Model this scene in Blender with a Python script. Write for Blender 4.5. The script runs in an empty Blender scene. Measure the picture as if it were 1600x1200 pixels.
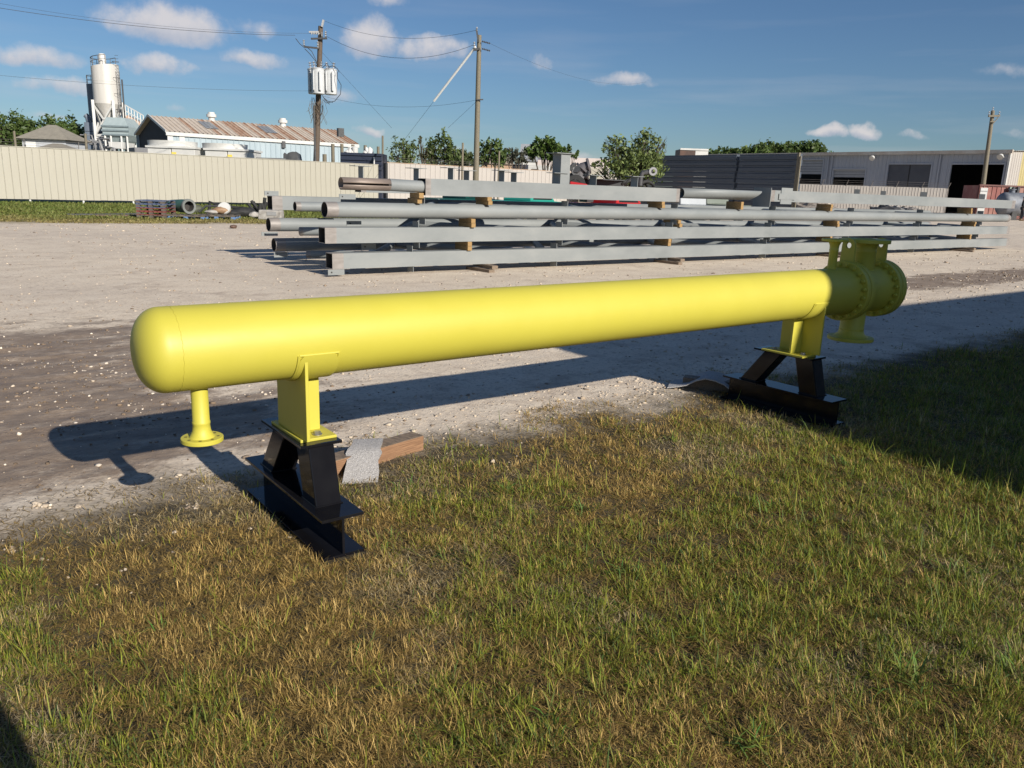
import bpy, bmesh, math, random
import numpy as np
from mathutils import Vector, Matrix
random.seed(7); RNG = np.random.default_rng(11)
S = bpy.context.scene
COL = S.collection

# ------------------------------------------------------------------ camera
# world axes: X runs along the yellow vessel, Y away from the camera across the yard, Z up
CAM_H, FPX, PITCH, ROLL, YAW = 1.68, 1241.0, 0.2419, 0.0348, 0.6517
cy_, sy_ = math.cos(YAW), math.sin(YAW)
YM = np.array([[cy_, sy_, 0], [-sy_, cy_, 0], [0, 0, 1]])
FWD = YM @ np.array([0, math.cos(PITCH), -math.sin(PITCH)])
_u = YM @ np.array([0, math.sin(PITCH), math.cos(PITCH)]); _r = YM @ np.array([1., 0, 0])
RGT = math.cos(ROLL)*_r + math.sin(ROLL)*_u
UPV = -math.sin(ROLL)*_r + math.cos(ROLL)*_u
HEAD = YM @ np.array([0., 1, 0])
EYE = np.array([0, 0, CAM_H])
cam_d = bpy.data.cameras.new('camera'); cam = bpy.data.objects.new('camera', cam_d); COL.objects.link(cam)
cam_d.sensor_fit = 'HORIZONTAL'; cam_d.sensor_width = 36; cam_d.lens = 36*FPX/1600
cam_d.clip_start = 0.05; cam_d.clip_end = 4000
mw = Matrix.Identity(4)
for i in range(3):
    mw[i][0] = RGT[i]; mw[i][1] = UPV[i]; mw[i][2] = -FWD[i]; mw[i][3] = EYE[i]
cam.matrix_world = mw
S.camera = cam

# surveying helpers: where a sight line meets a plane
def ray(x, y): return (x-800)/FPX*RGT - (y-600)/FPX*UPV + FWD
def g(x, y, z=0.): d = ray(x, y); return EYE + d*((z-CAM_H)/d[2])
def pt(x, y, t): d = ray(x, y); return EYE + d*(t/d[1])
def dep(x, y, D): d = ray(x, y); return EYE + d*(D/(d @ HEAD))
def plane_pt(x, y, P, Q):
    d = ray(x, y); e = Q-P; n = np.array([-e[1], e[0], 0]); k = ((P-EYE) @ n)/(d @ n); return EYE + d*k

# ------------------------------------------------------------------ world, sun, exposure
SUN_TO = Vector((0.11, -2.1, 1.0)).normalized()
SUN_EL = math.asin(SUN_TO.z)
w = bpy.data.worlds.new('World'); S.world = w; w.use_nodes = True
SKY_STRENGTH, SUN_STRENGTH, EXPOSURE = 0.050, 4.7, 0.40
SKY_TINT = (.76, .93, 1.13, 1)
def build_world():
    nt = w.node_tree; N = nt.nodes; L = nt.links; N.clear()
    out = N.new('ShaderNodeOutputWorld')
    sky = N.new('ShaderNodeTexSky'); sky.sky_type = 'NISHITA'; sky.sun_disc = False
    sky.sun_elevation = SUN_EL; sky.sun_rotation = math.atan2(SUN_TO.x, SUN_TO.y)
    sky.air_density = 1.0; sky.dust_density = 0.3; sky.ozone_density = 3.0; sky.altitude = 10
    bg = N.new('ShaderNodeBackground'); bg.inputs['Strength'].default_value = SKY_STRENGTH
    hs = N.new('ShaderNodeHueSaturation'); hs.inputs['Saturation'].default_value = 1.0
    tn = N.new('ShaderNodeMix'); tn.data_type = 'RGBA'; tn.blend_type = 'MULTIPLY'; tn.inputs['Factor'].default_value = 1; tn.inputs['B'].default_value = SKY_TINT
    L.new(sky.outputs[0], tn.inputs['A']); L.new(tn.outputs['Result'], hs.inputs['Color']); L.new(hs.outputs[0], bg.inputs['Color'])
    tc = N.new('ShaderNodeTexCoord')
    nz = N.new('ShaderNodeTexNoise'); nz.inputs['Scale'].default_value = 22; nz.inputs['Detail'].default_value = 7; nz.inputs['Roughness'].default_value = 0.55
    L.new(tc.outputs['Generated'], nz.inputs['Vector'])
    wv = N.new('ShaderNodeVectorMath'); wv.operation = 'MULTIPLY_ADD'
    wv.inputs[1].default_value = (0.05, 0.05, 0.03); 
    L.new(nz.outputs['Color'], wv.inputs[0]); 
    off = N.new('ShaderNodeVectorMath'); off.operation = 'SUBTRACT'; off.inputs[1].default_value = (0.025, 0.025, 0.015)
    L.new(tc.outputs['Generated'], off.inputs[0]); L.new(off.outputs[0], wv.inputs[2])
    D = wv.outputs[0]
    def m(op, a, b=None, c=None, clamp=False):
        n = N.new('ShaderNodeMath'); n.operation = op; n.use_clamp = clamp
        for i, v in enumerate((a, b, c)):
            if v is None: continue
            if isinstance(v, (int, float)): n.inputs[i].default_value = v
            else: L.new(v, n.inputs[i])
        return n.outputs[0]
    clouds = [(262,42,82,40,1.0),(398,43,40,16,.5),(45,88,66,22,.75),(246,104,46,20,.75),(398,96,70,20,.7),(92,138,56,17,.7),(577,64,46,44,.95),(672,78,66,26,.85),
              (610,3,36,16,.5),(847,100,26,22,.6),(978,126,48,15,.7),(1297,208,30,13,.95),(1349,206,26,13,.95),(1428,212,18,9,.6),(535,150,36,17,.55),(585,206,24,12,.8),
              (70,185,34,7,.5),(275,172,18,9,.4),(1590,110,60,12,.35),(905,248,40,16,.6),(1588,212,30,9,.4),(700,235,40,14,.4)]
    tot = None; shade = None
    for (px, py, hw, hh, wt) in clouds:
        c = ray(px, py); c = c/np.linalg.norm(c)
        e1 = np.cross(c, [0, 0, 1]); e1 /= np.linalg.norm(e1); e2 = np.cross(e1, c)
        s = N.new('ShaderNodeVectorMath'); s.operation = 'SUBTRACT'; L.new(D, s.inputs[0]); s.inputs[1].default_value = tuple(c)
        da = N.new('ShaderNodeVectorMath'); da.operation = 'DOT_PRODUCT'; L.new(s.outputs[0], da.inputs[0]); da.inputs[1].default_value = tuple(e1*FPX/(hw*1.15))
        db = N.new('ShaderNodeVectorMath'); db.operation = 'DOT_PRODUCT'; L.new(s.outputs[0], db.inputs[0]); db.inputs[1].default_value = tuple(e2*FPX/(hh*1.15))
        a, b = da.outputs['Value'], db.outputs['Value']
        bb = m('MULTIPLY', b, m('ADD', 1.15, m('MULTIPLY', m('LESS_THAN', b, 0.0), 0.5)))
        q = m('ADD', m('MULTIPLY', a, a), m('MULTIPLY', bb, bb))
        k = m('MULTIPLY', m('SUBTRACT', 1.0, q, clamp=True), wt)
        sb = m('MULTIPLY', k, b)
        tot = k if tot is None else m('MAXIMUM', tot, k)
        shade = sb if shade is None else m('ADD', shade, sb)
    n2 = N.new('ShaderNodeTexNoise'); n2.inputs['Scale'].default_value = 34; n2.inputs['Detail'].default_value = 8; n2.inputs['Roughness'].default_value = .62
    L.new(tc.outputs['Generated'], n2.inputs['Vector'])
    dens = m('ADD', tot, m('MULTIPLY', m('SUBTRACT', n2.outputs['Fac'], 0.5), m('MULTIPLY', m('MINIMUM', tot, .35), 3.4)))
    mr = N.new('ShaderNodeMapRange'); mr.interpolation_type = 'SMOOTHSTEP'; mr.inputs['From Min'].default_value = 0.08; mr.inputs['From Max'].default_value = 0.95
    L.new(dens, mr.inputs['Value']); mask = m('MULTIPLY', mr.outputs[0], 0.86)
    # faint high streaks
    mp = N.new('ShaderNodeMapping'); mp.inputs['Rotation'].default_value = (0, 0, YAW); mp.inputs['Scale'].default_value = (2.2, 2.2, 26)
    L.new(tc.outputs['Generated'], mp.inputs['Vector'])
    n3 = N.new('ShaderNodeTexNoise'); n3.inputs['Scale'].default_value = 1.6; n3.inputs['Detail'].default_value = 6; L.new(mp.outputs[0], n3.inputs['Vector'])
    mr3 = N.new('ShaderNodeMapRange'); mr3.inputs['From Min'].default_value = .5; mr3.inputs['From Max'].default_value = .8; mr3.inputs['To Max'].default_value = .32
    L.new(n3.outputs['Fac'], mr3.inputs['Value'])
    sep = N.new('ShaderNodeSeparateXYZ'); L.new(tc.outputs['Generated'], sep.inputs[0])
    hz = N.new('ShaderNodeMapRange'); hz.inputs['From Min'].default_value = .02; hz.inputs['From Max'].default_value = .2; hz.inputs['To Min'].default_value = 1; hz.inputs['To Max'].default_value = 0.25
    L.new(sep.outputs['Z'], hz.inputs['Value'])
    mask = m('MAXIMUM', mask, m('MULTIPLY', mr3.outputs[0], hz.outputs[0]))
    lit = N.new('ShaderNodeMapRange'); lit.inputs['From Min'].default_value = -.42; lit.inputs['From Max'].default_value = .18
    L.new(m('ADD', shade, m('MULTIPLY', m('SUBTRACT', n2.outputs['Fac'], .5), .5)), lit.inputs['Value'])
    mc = N.new('ShaderNodeMix'); mc.data_type = 'RGBA'; L.new(lit.outputs[0], mc.inputs['Factor'])
    mc.inputs['A'].default_value = (0.27, 0.31, 0.40, 1); mc.inputs['B'].default_value = (0.55, 0.52, 0.52, 1)
    bc = N.new('ShaderNodeBackground'); L.new(mc.outputs['Result'], bc.inputs['Color']); bc.inputs['Strength'].default_value = 1.0
    mx = N.new('ShaderNodeMixShader'); L.new(mask, mx.inputs[0]); L.new(bg.outputs[0], mx.inputs[1]); L.new(bc.outputs[0], mx.inputs[2])
    L.new(mx.outputs[0], out.inputs['Surface'])
build_world()
sun_d = bpy.data.lights.new('sun', 'SUN'); sun = bpy.data.objects.new('sun', sun_d); COL.objects.link(sun)
sun_d.energy = SUN_STRENGTH; sun_d.angle = math.radians(0.53); sun_d.color = (1.0, 0.935, 0.83)
sun.rotation_euler = SUN_TO.to_track_quat('Z', 'Y').to_euler(); sun.location = (0, -30, 30)
S.view_settings.view_transform = 'Standard'; S.view_settings.look = 'None'
S.view_settings.exposure = EXPOSURE; S.view_settings.gamma = 1; S.view_settings.use_curve_mapping = False
S.render.engine = 'CYCLES'
S.cycles.max_bounces = 6; S.cycles.transparent_max_bounces = 8
S.render.use_simplify = False

# ------------------------------------------------------------------ materials
def new_mat(name):
    m = bpy.data.materials.new(name); m.use_nodes = True; m.node_tree.nodes.clear()
    out = m.node_tree.nodes.new('ShaderNodeOutputMaterial'); b = m.node_tree.nodes.new('ShaderNodeBsdfPrincipled')
    m.node_tree.links.new(b.outputs[0], out.inputs[0]); return m, b
def nd(m, t): return m.node_tree.nodes.new(t)
def lk(m, a, b): m.node_tree.links.new(a, b)
def noise(m, scale, detail=5, rough=.6, vec=None, stretch=None):
    if vec is None:
        vec = nd(m, 'ShaderNodeTexCoord').outputs['Object']
    if stretch:
        mp = nd(m, 'ShaderNodeMapping'); mp.inputs['Scale'].default_value = stretch; lk(m, vec, mp.inputs[0]); vec = mp.outputs[0]
    n = nd(m, 'ShaderNodeTexNoise'); n.inputs['Scale'].default_value = scale; n.inputs['Detail'].default_value = detail; n.inputs['Roughness'].default_value = rough
    lk(m, vec, n.inputs['Vector']); return n.outputs['Fac']
def ramp(m, fac, stops):
    r = nd(m, 'ShaderNodeValToRGB'); e = r.color_ramp.elements
    while len(e) < len(stops): e.new(.5)
    for i, (p, c) in enumerate(stops):
        e[i].position = p; e[i].color = tuple(c) + (1,) if len(c) == 3 else c
    lk(m, fac, r.inputs[0]); return r.outputs[0]
def mixc(m, fac, a, b, mode='MIX'):
    x = nd(m, 'ShaderNodeMix'); x.data_type = 'RGBA'; x.blend_type = mode
    for s, v in (('Factor', fac), ('A', a), ('B', b)):
        if isinstance(v, (int, float)): x.inputs[s].default_value = v
        elif isinstance(v, tuple): x.inputs[s].default_value = v + (1,)
        else: lk(m, v, x.inputs[s])
    return x.outputs['Result']
def rng_(m, v, a, b, c=0., d=1., smooth=True):
    x = nd(m, 'ShaderNodeMapRange'); x.interpolation_type = 'SMOOTHSTEP' if smooth else 'LINEAR'
    x.inputs['From Min'].default_value = a; x.inputs['From Max'].default_value = b; x.inputs['To Min'].default_value = c; x.inputs['To Max'].default_value = d
    lk(m, v, x.inputs['Value']); return x.outputs[0]
def mth(m, op, a, b):
    n = nd(m, 'ShaderNodeMath'); n.operation = op
    for i, v in enumerate((a, b)):
        if isinstance(v, (int, float)): n.inputs[i].default_value = v
        else: lk(m, v, n.inputs[i])
    return n.outputs[0]
def bump(m, b, h, strength=.3, dist=.01):
    n = nd(m, 'ShaderNodeBump'); n.inputs['Strength'].default_value = strength; n.inputs['Distance'].default_value = dist
    lk(m, h, n.inputs['Height']); lk(m, n.outputs[0], b.inputs['Normal'])
MATS = {}
def pm(name, c1, c2=None, scale=6., rough=.6, metal=0., bmp=0., bdist=.004, detail=5, stretch=None, lo=.35, hi=.65, rough2=None, coat=0., bscale=None):
    """plain weathered surface: two tones of noise and a little relief"""
    if name in MATS: return MATS[name]
    m, b = new_mat(name); c2 = c2 or tuple(v*.8 for v in c1)
    n = noise(m, scale, detail, .6, stretch=stretch)
    lk(m, ramp(m, n, [(lo, c1), (hi, c2)]), b.inputs['Base Color'])
    b.inputs['Roughness'].default_value = rough; b.inputs['Metallic'].default_value = metal
    if rough2 is not None: lk(m, rng_(m, noise(m, scale*2.3, 4), .3, .7, rough, rough2), b.inputs['Roughness'])
    if coat: b.inputs['Coat Weight'].default_value = coat; b.inputs['Coat Roughness'].default_value = .05
    if bmp: bump(m, b, noise(m, bscale or scale*6, 4), bmp, bdist)
    MATS[name] = m; return m

YEL = pm('yellow_enamel', (.525, .470, .062), (.505, .450, .056), 2.2, .46, 0, .06, .002, rough2=.56, bscale=40)
def scuff():
    m = YEL; b = [n for n in m.node_tree.nodes if n.type == 'BSDF_PRINCIPLED'][0]; src = b.inputs['Base Color'].links[0].from_socket
    k = rng_(m, noise(m, 11, 9, .78, stretch=(.5, 1, 1)), .68, .82, 0, .16); k2 = rng_(m, noise(m, 1.1, 5, .6), .45, .7, 0, .05)
    lk(m, mixc(m, k2, mixc(m, k, src, (.34, .31, .11)), (.44, .40, .13)), b.inputs['Base Color'])
scuff()
BLK = pm('black_gloss_enamel', (.006, .006, .008), (.010, .010, .012), 5, .06, 0, .02, .002, rough2=.13, bscale=22); BLK.node_tree.nodes['Principled BSDF'].inputs['Specular IOR Level'].default_value = .22
BOLT = pm('zinc_bolt', (.42, .41, .38), (.3, .29, .27), 40, .4, .8)
GAL = None
def make_primer():
    m, b = new_mat('grey_primer')
    n = noise(m, .9, 7, .65, stretch=(.5, 1, 1)); n2 = noise(m, 2.2, 7, .7, stretch=(.7, 1, 1.6))
    c = ramp(m, n, [(.32, (.172, .187, .19)), (.5, (.220, .235, .237)), (.66, (.262, .273, .270))])
    sm = rng_(m, n2, .60, .74, 0, .5)
    c = mixc(m, sm, c, (.17, .178, .178))
    spx = nd(m, 'ShaderNodeSeparateXYZ'); lk(m, nd(m, 'ShaderNodeTexCoord').outputs['Object'], spx.inputs[0])
    wn = nd(m, 'ShaderNodeTexWhiteNoise'); wn.noise_dimensions = '1D'; lk(m, mth(m, 'FLOOR', mth(m, 'MULTIPLY', spx.outputs[0], .37), 0), wn.inputs['W'])
    c = mixc(m, rng_(m, wn.outputs['Value'], 0, 1, 0, .30), c, (.20, .212, .21))
    rs_ = rng_(m, noise(m, 7, 6, .75), .70, .80, 0, .5); c = mixc(m, rs_, c, (.19, .12, .08))
    lk(m, c, b.inputs['Base Color']); b.inputs['Roughness'].default_value = .55
    bump(m, b, noise(m, 60, 3), .08, .002)
    return m
GAL = make_primer()
BARE = pm('bare_steel_end', (.30, .275, .26), (.22, .20, .185), 14, .5, .2, stretch=(.3, 1, 1))
RUSTP = pm('brown_mill_steel', (.30, .24, .20), (.20, .16, .14), 8, .55, .2, stretch=(.3, 1, 1))
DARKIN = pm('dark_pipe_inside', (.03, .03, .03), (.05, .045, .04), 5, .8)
def wood_mat(name, c1, c2, sc=(1.2, 14, 14)):
    m, b = new_mat(name)
    n = noise(m, 2.2, 7, .65, stretch=sc)
    n2 = noise(m, 9, 4, .6, stretch=(sc[0]*.5, sc[1]*1.4, sc[2]*1.4))
    c = mixc(m, rng_(m, n2, .35, .65), ramp(m, n, [(.3, c1), (.7, c2)]), tuple(v*.7 for v in c2))
    lk(m, c, b.inputs['Base Color']); b.inputs['Roughness'].default_value = .75
    bump(m, b, n2, .4, .004); return m
WOOD = wood_mat('lumber_yellow', (.44, .285, .12), (.33, .20, .075), (14, 1.2, 14))
WOOD2 = wood_mat('lumber_grey', (.30, .22, .15), (.20, .15, .11), (14, 1.2, 14))
TIMB = wood_mat('timber_orange', (.36, .205, .115), (.26, .14, .075), (1.4, 16, 16))

# ------------------------------------------------------------------ mesh helpers
class MB:
    def __init__(s): s.v = []; s.f = []; s.mi = []
    def add(s, vs, fs, mi=0):
        o = len(s.v); s.v += [tuple(map(float, p)) for p in vs]; s.f += [tuple(i+o for i in f) for f in fs]; s.mi += [mi]*len(fs); return s
    def box(s, x0, x1, y0, y1, z0, z1, mi=0):
        return s.add([(x0,y0,z0),(x1,y0,z0),(x1,y1,z0),(x0,y1,z0),(x0,y0,z1),(x1,y0,z1),(x1,y1,z1),(x0,y1,z1)],
                     [(0,3,2,1),(4,5,6,7),(0,1,5,4),(1,2,6,5),(2,3,7,6),(3,0,4,7)], mi)
    def hexa(s, P, mi=0):   # 8 points: bottom ring then top ring
        return s.add(P, [(0,3,2,1),(4,5,6,7),(0,1,5,4),(1,2,6,5),(2,3,7,6),(3,0,4,7)], mi)
    def bar(s, a, b, wx, wz, up=(0,0,1), mi=0):
        a, b = Vector(a), Vector(b); d = (b-a).normalized(); up = Vector(up)
        if abs(d.dot(up)) > .99: up = Vector((1, 0, 0))
        x = d.cross(up).normalized(); z = x.cross(d)
        P = []
        for c in (a, b):
            P += [c-x*wx/2-z*wz/2, c+x*wx/2-z*wz/2, c+x*wx/2+z*wz/2, c-x*wx/2+z*wz/2]
        return s.add(P, [(0,3,2,1),(4,5,6,7),(0,1,5,4),(1,2,6,5),(2,3,7,6),(3,0,4,7)], mi)
    def tube(s, path, r, n=10, caps=True, mi=0):
        path = [Vector(p) for p in path]; rs = r if hasattr(r, '__len__') else [r]*len(path)
        o = None; rings = []; prev = None
        for i, p in enumerate(path):
            d = (path[min(i+1, len(path)-1)]-path[max(i-1, 0)]).normalized()
            if prev is None:
                u = Vector((0, 0, 1)) if abs(d.z) < .9 else Vector((1, 0, 0)); x = d.cross(u).normalized()
            else: x = (prev - d*prev.dot(d)).normalized()
            prev = x; y = d.cross(x)
            rings.append([p+(x*math.cos(2*math.pi*k/n)+y*math.sin(2*math.pi*k/n))*rs[i] for k in range(n)])
        vs = [v for R in rings for v in R]; fs = []
        for i in range(len(rings)-1):
            for k in range(n):
                a = i*n+k; b = i*n+(k+1) % n; fs.append((a, b, b+n, a+n))
        if caps: fs += [tuple(range(n))[::-1], tuple(range(len(vs)-n, len(vs)))]
        return s.add(vs, fs, mi)
    def lathe(s, o, d, prof, n=32, mi=0, closed=False):
        """prof: list of (distance along d, radius)"""
        o, d = Vector(o), Vector(d).normalized(); u = Vector((0, 0, 1)) if abs(d.z) < .9 else Vector((1, 0, 0))
        x = d.cross(u).normalized(); y = d.cross(x); vs = []; fs = []
        for (h, r) in prof:
            vs += [o+d*h+(x*math.cos(2*math.pi*k/n)+y*math.sin(2*math.pi*k/n))*max(r, 1e-5) for k in range(n)]
        m = len(prof)
        for i in range(m if closed else m-1):
            j = (i+1) % m
            for k in range(n):
                fs.append((i*n+k, j*n+k, j*n+(k+1) % n, i*n+(k+1) % n))
        return s.add(vs, fs, mi)
    def prism(s, poly, vec, mi=0):
        """poly: list of 3-D points, extruded by vec"""
        n = len(poly); P = [Vector(p) for p in poly]; Q = [p+Vector(vec) for p in P]
        fs = [tuple(range(n))[::-1], tuple(range(n, 2*n))]+[(i, (i+1) % n, n+(i+1) % n, n+i) for i in range(n)]
        return s.add(P+Q, fs, mi)
    def build(s, name, mat, parent=None, smooth=None, bevel=0., origin=None, kind=None, recalc=True):
        me = bpy.data.meshes.new(name)
        o = bpy.data.objects.new(name, me); COL.objects.link(o)
        if parent is not None:
            o.parent = parent; org = ORG.get(parent.name, Vector((0, 0, 0))); ORG[o.name] = org
        else:
            org = Vector(origin) if origin is not None else Vector((0, 0, 0)); o.location = org; ORG[o.name] = org
        me.from_pydata([tuple(Vector(v)-org) for v in s.v], [], s.f)
        for m in (mat if isinstance(mat, (list, tuple)) else [mat]): me.materials.append(m)
        if len(me.materials) > 1: me.polygons.foreach_set('material_index', s.mi)
        if recalc:
            bm = bmesh.new(); bm.from_mesh(me); bmesh.ops.recalc_face_normals(bm, faces=bm.faces); bm.to_mesh(me); bm.free()
        if smooth is not None:
            me.shade_smooth(); me.set_sharp_from_angle(angle=math.radians(smooth))
        me.update()
        if bevel:
            b = o.modifiers.new('edge', 'BEVEL'); b.width = bevel; b.segments = 2; b.limit_method = 'ANGLE'; b.angle_limit = math.radians(40)
        if kind: o['kind'] = kind
        return o
ORG = {}
def tag(o, label, cat, group=None):
    o['label'] = label; o['category'] = cat
    if group: o['group'] = group
    return o
def thing(name, label, cat, loc=(0, 0, 0), group=None, local=False):
    """Empty at a thing's base; with local=True its parts are given in its own coordinates"""
    o = bpy.data.objects.new(name, None); COL.objects.link(o); o.location = loc; o.empty_display_size = .2
    ORG[o.name] = Vector((0, 0, 0)) if local else Vector(loc); return tag(o, label, cat, group)
def share(o, name, parent, loc):
    c = o.copy(); c.name = name; COL.objects.link(c); c.parent = parent; c.location = loc; return c
def dup(root, loc=None, rz=None, label=None):
    r = root.copy(); COL.objects.link(r)
    if loc is not None: r.location = loc
    if rz is not None: r.rotation_euler = (0, 0, rz)
    if label: r['label'] = label
    for ch in list(root.children):
        c = ch.copy(); COL.objects.link(c); c.parent = r
        for gg in list(ch.children):
            d = gg.copy(); COL.objects.link(d); d.parent = c
    return r

# ------------------------------------------------------------------ terrain
def vnoise(x, y, seed=0):
    xi = np.floor(x).astype(np.int64); yi = np.floor(y).astype(np.int64); fx = x-xi; fy = y-yi
    fx = fx*fx*(3-2*fx); fy = fy*fy*(3-2*fy)
    def h(a, b):
        n = (a*374761393 + b*668265263 + seed*1442695041) & 0x7fffffff
        n = ((n ^ (n >> 13))*1274126177) & 0x7fffffff
        return ((n ^ (n >> 16)) & 0xffff)/65535.
    return (h(xi, yi)*(1-fx)+h(xi+1, yi)*fx)*(1-fy)+(h(xi, yi+1)*(1-fx)+h(xi+1, yi+1)*fx)*fy
def fbm(x, y, o=4, seed=0):
    r = 0; a = .5; t = 0
    for i in range(o): r = r+a*vnoise(x*2**i, y*2**i, seed+i); t += a; a *= .5
    return r/t
def sstep(a, b, x):
    k = np.clip((x-a)/(b-a), 0, 1); return k*k*(3-2*k)
def mudmask(x, y):
    left = .92*(1-sstep(.6, 3.8, x+1.6*(fbm(x*.5, y*.5, 3, 5)-.5)))*sstep(4.2, 5.3, y)*(1-sstep(8.6, 12.2, y+1.5*(fbm(x*.3, y*.6, 3, 6)-.5)))
    right = .85*sstep(13.5, 17, x)*sstep(7.0, 8.0, y)*(1-sstep(8.7, 9.9, y))
    return np.clip(left+right, 0, 1)
def gh(x, y):
    x = np.asarray(x, float); y = np.asarray(y, float)
    z = .6*sstep(37, 54, x)
    near = 1-sstep(14, 22, np.hypot(x, y))
    grass = 1-sstep(4.0, 4.7, y)
    z = z+near*(grass*(.045*(fbm(x*1.1, y*1.1, 3, 1)-.5)+.03*(fbm(x*5, y*5, 2, 2)-.5))+(1-grass)*(.03*(fbm(x*.7, y*.7, 3, 3)-.5)+.012*(fbm(x*7, y*7, 3, 4)-.5)))
    mm = mudmask(x, y)*near
    z = z+mm*(.035*(fbm(x*.6, y*4.0, 3, 8)-.5)+.022*(fbm(x*5, y*9, 3, 9)-.5)-.012)
    # pads for the two stands
    for cx in (1.445, 5.51):
        k = (1-sstep(.12, .3, np.abs(x-cx)))*(1-sstep(.52, .75, np.abs(y-3.63))); z = z*(1-k)+k*(-.004)
    return z
def axis_lines(a0, a1, fine, lo, hi, grow=1.22, cap=60):
    L = list(np.arange(a0, a1, fine)); st = fine; p = a1
    while p < hi: L.append(p); st = min(st*grow, cap); p += st
    L.append(hi); st = fine; p = a0-fine
    while p > lo: L.insert(0, p); st = min(st*grow, cap); p -= st
    L.insert(0, lo); return np.array(L)
def ground_mat():
    m, b = new_mat('yard_ground')
    pos = nd(m, 'ShaderNodeTexCoord').outputs['Object']
    sp = nd(m, 'ShaderNodeSeparateXYZ'); lk(m, pos, sp.inputs[0]); X, Y = sp.outputs[0], sp.outputs[1]
    nbig = noise(m, .22, 5, .6, pos); nmid = noise(m, 1.7, 6, .65, pos); nf = noise(m, 28, 5, .7, pos)
    nstr = noise(m, 1.0, 6, .65, pos, (.35, 2.6, 1))
    # crushed limestone
    c = ramp(m, nmid, [(.3, (.61, .505, .39)), (.5, (.71, .60, .47)), (.72, (.76, .66, .53))])
    c = mixc(m, rng_(m, nbig, .35, .65, 0, .4), c, (.52, .44, .365))
    c = mixc(m, rng_(m, nstr, .52, .7, 0, .45), c, (.47, .385, .31))
    c = mixc(m, rng_(m, nf, .50, .70, 0, .85), c, mixc(m, .75, c, (.17, .13, .10)))  # dark grains paint in the shade of pits between the stones
    c = mixc(m, rng_(m, noise(m, 6.5, 6, .75, pos, (.7, 1.5, 1)), .55, .72, 0, .55), c, (.40, .325, .26))
    vo = nd(m, 'ShaderNodeTexVoronoi'); vo.inputs['Scale'].default_value = 34; lk(m, pos, vo.inputs['Vector'])
    peb = rng_(m, vo.outputs['Distance'], .12, .3, 1, 0)
    rs = nd(m, 'ShaderNodeSeparateColor'); lk(m, vo.outputs['Color'], rs.inputs[0])
    peb = mth(m, 'MULTIPLY', peb, rng_(m, rs.outputs[0], .62, .72))
    c = mixc(m, mth(m, 'MULTIPLY', peb, .7), c, (.66, .60, .52))
    # darker sparse chips and patches
    vo2 = nd(m, 'ShaderNodeTexVoronoi'); vo2.inputs['Scale'].default_value = 5.5; lk(m, pos, vo2.inputs['Vector'])
    r2 = nd(m, 'ShaderNodeSeparateColor'); lk(m, vo2.outputs['Color'], r2.inputs[0])
    vo3 = nd(m, 'ShaderNodeTexVoronoi'); vo3.inputs['Scale'].default_value = 1.6; lk(m, pos, vo3.inputs['Vector']); n7 = noise(m, 3.1, 8, .8, pos)
    c = mixc(m, rng_(m, mth(m, 'ADD', n7, mth(m, 'MULTIPLY', vo3.outputs['Distance'], .25)), .66, .82, 0, .6), c, (.38, .30, .235)); c = mixc(m, rng_(m, n7, .40, .30, 0, .5), c, (.80, .72, .62))
    chip = mth(m, 'MULTIPLY', rng_(m, vo2.outputs['Distance'], .08, .2, 1, 0), rng_(m, r2.outputs[1], .72, .8))
    c = mixc(m, mth(m, 'MULTIPLY', chip, .55), c, (.22, .17, .13))
    # mud, from the vertex attribute plus broken edge
    at = nd(m, 'ShaderNodeAttribute'); at.attribute_name = 'mud'
    mudn = noise(m, 1.5, 9, .76, pos, (.85, 1.35, 1))
    mk = rng_(m, mth(m, 'ADD', at.outputs['Fac'], mth(m, 'MULTIPLY', mth(m, 'SUBTRACT', mudn, .5), 2.6)), .25, .80)
    mudc = ramp(m, noise(m, 3.2, 9, .8, pos, (.85, 1.3, 1)), [(.25, (.13, .094, .066)), (.42, (.215, .158, .113)), (.56, (.285, .215, .155)), (.63, (.36, .28, .21)), (.70, (.56, .46, .36)), (.8, (.64, .55, .44))])
    c = mixc(m, mk, c, mudc)
    # soil and thatch under the grass, darkened for the shade between blades
    ed = mth(m, 'ADD', Y, mth(m, 'MULTIPLY', mth(m, 'SUBTRACT', noise(m, 1.6, 5, .65, pos), .5), 1.5))
    gs = rng_(m, ed, 3.9, 4.75, 1, 0)
    soil = ramp(m, noise(m, 9, 6, .7, pos), [(.3, (.03, .023, .014)), (.55, (.07, .055, .03)), (.75, (.18, .14, .08))])
    c = mixc(m, gs, c, soil)
    # far verge before the fence
    ef = mth(m, 'ADD', Y, mth(m, 'MULTIPLY', mth(m, 'SUBTRACT', noise(m, .7, 5, .65, pos), .5), 5))
    vs_ = rng_(m, ef, 30.2, 32.5)
    xe = mth(m, 'ADD', X, mth(m, 'MULTIPLY', mth(m, 'SUBTRACT', nbig, .5), 6))
    vs_ = mth(m, 'MULTIPLY', vs_, rng_(m, xe, 25, 30, 1, 0))
    verge = mixc(m, rng_(m, ef, 32, 37), (.24, .19, .085), ramp(m, noise(m, 1.6, 6, .7, pos), [(.3, (.085, .13, .022)), (.55, (.13, .175, .035)), (.75, (.20, .20, .06))]))
    c = mixc(m, vs_, c, verge)
    far = rng_(m, Y, 53, 58); c = mixc(m, far, c, (.20, .18, .11))
    lk(m, c, b.inputs['Base Color'])
    lk(m, rng_(m, mk, 0, 1, .92, .62), b.inputs['Roughness'])
    h = mth(m, 'ADD', mth(m, 'MULTIPLY', nf, .5), mth(m, 'MULTIPLY', peb, .5)); h = mth(m, 'ADD', h, mth(m, 'MULTIPLY', nmid, .9))
    bump(m, b, h, .75, .018)
    return m
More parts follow.
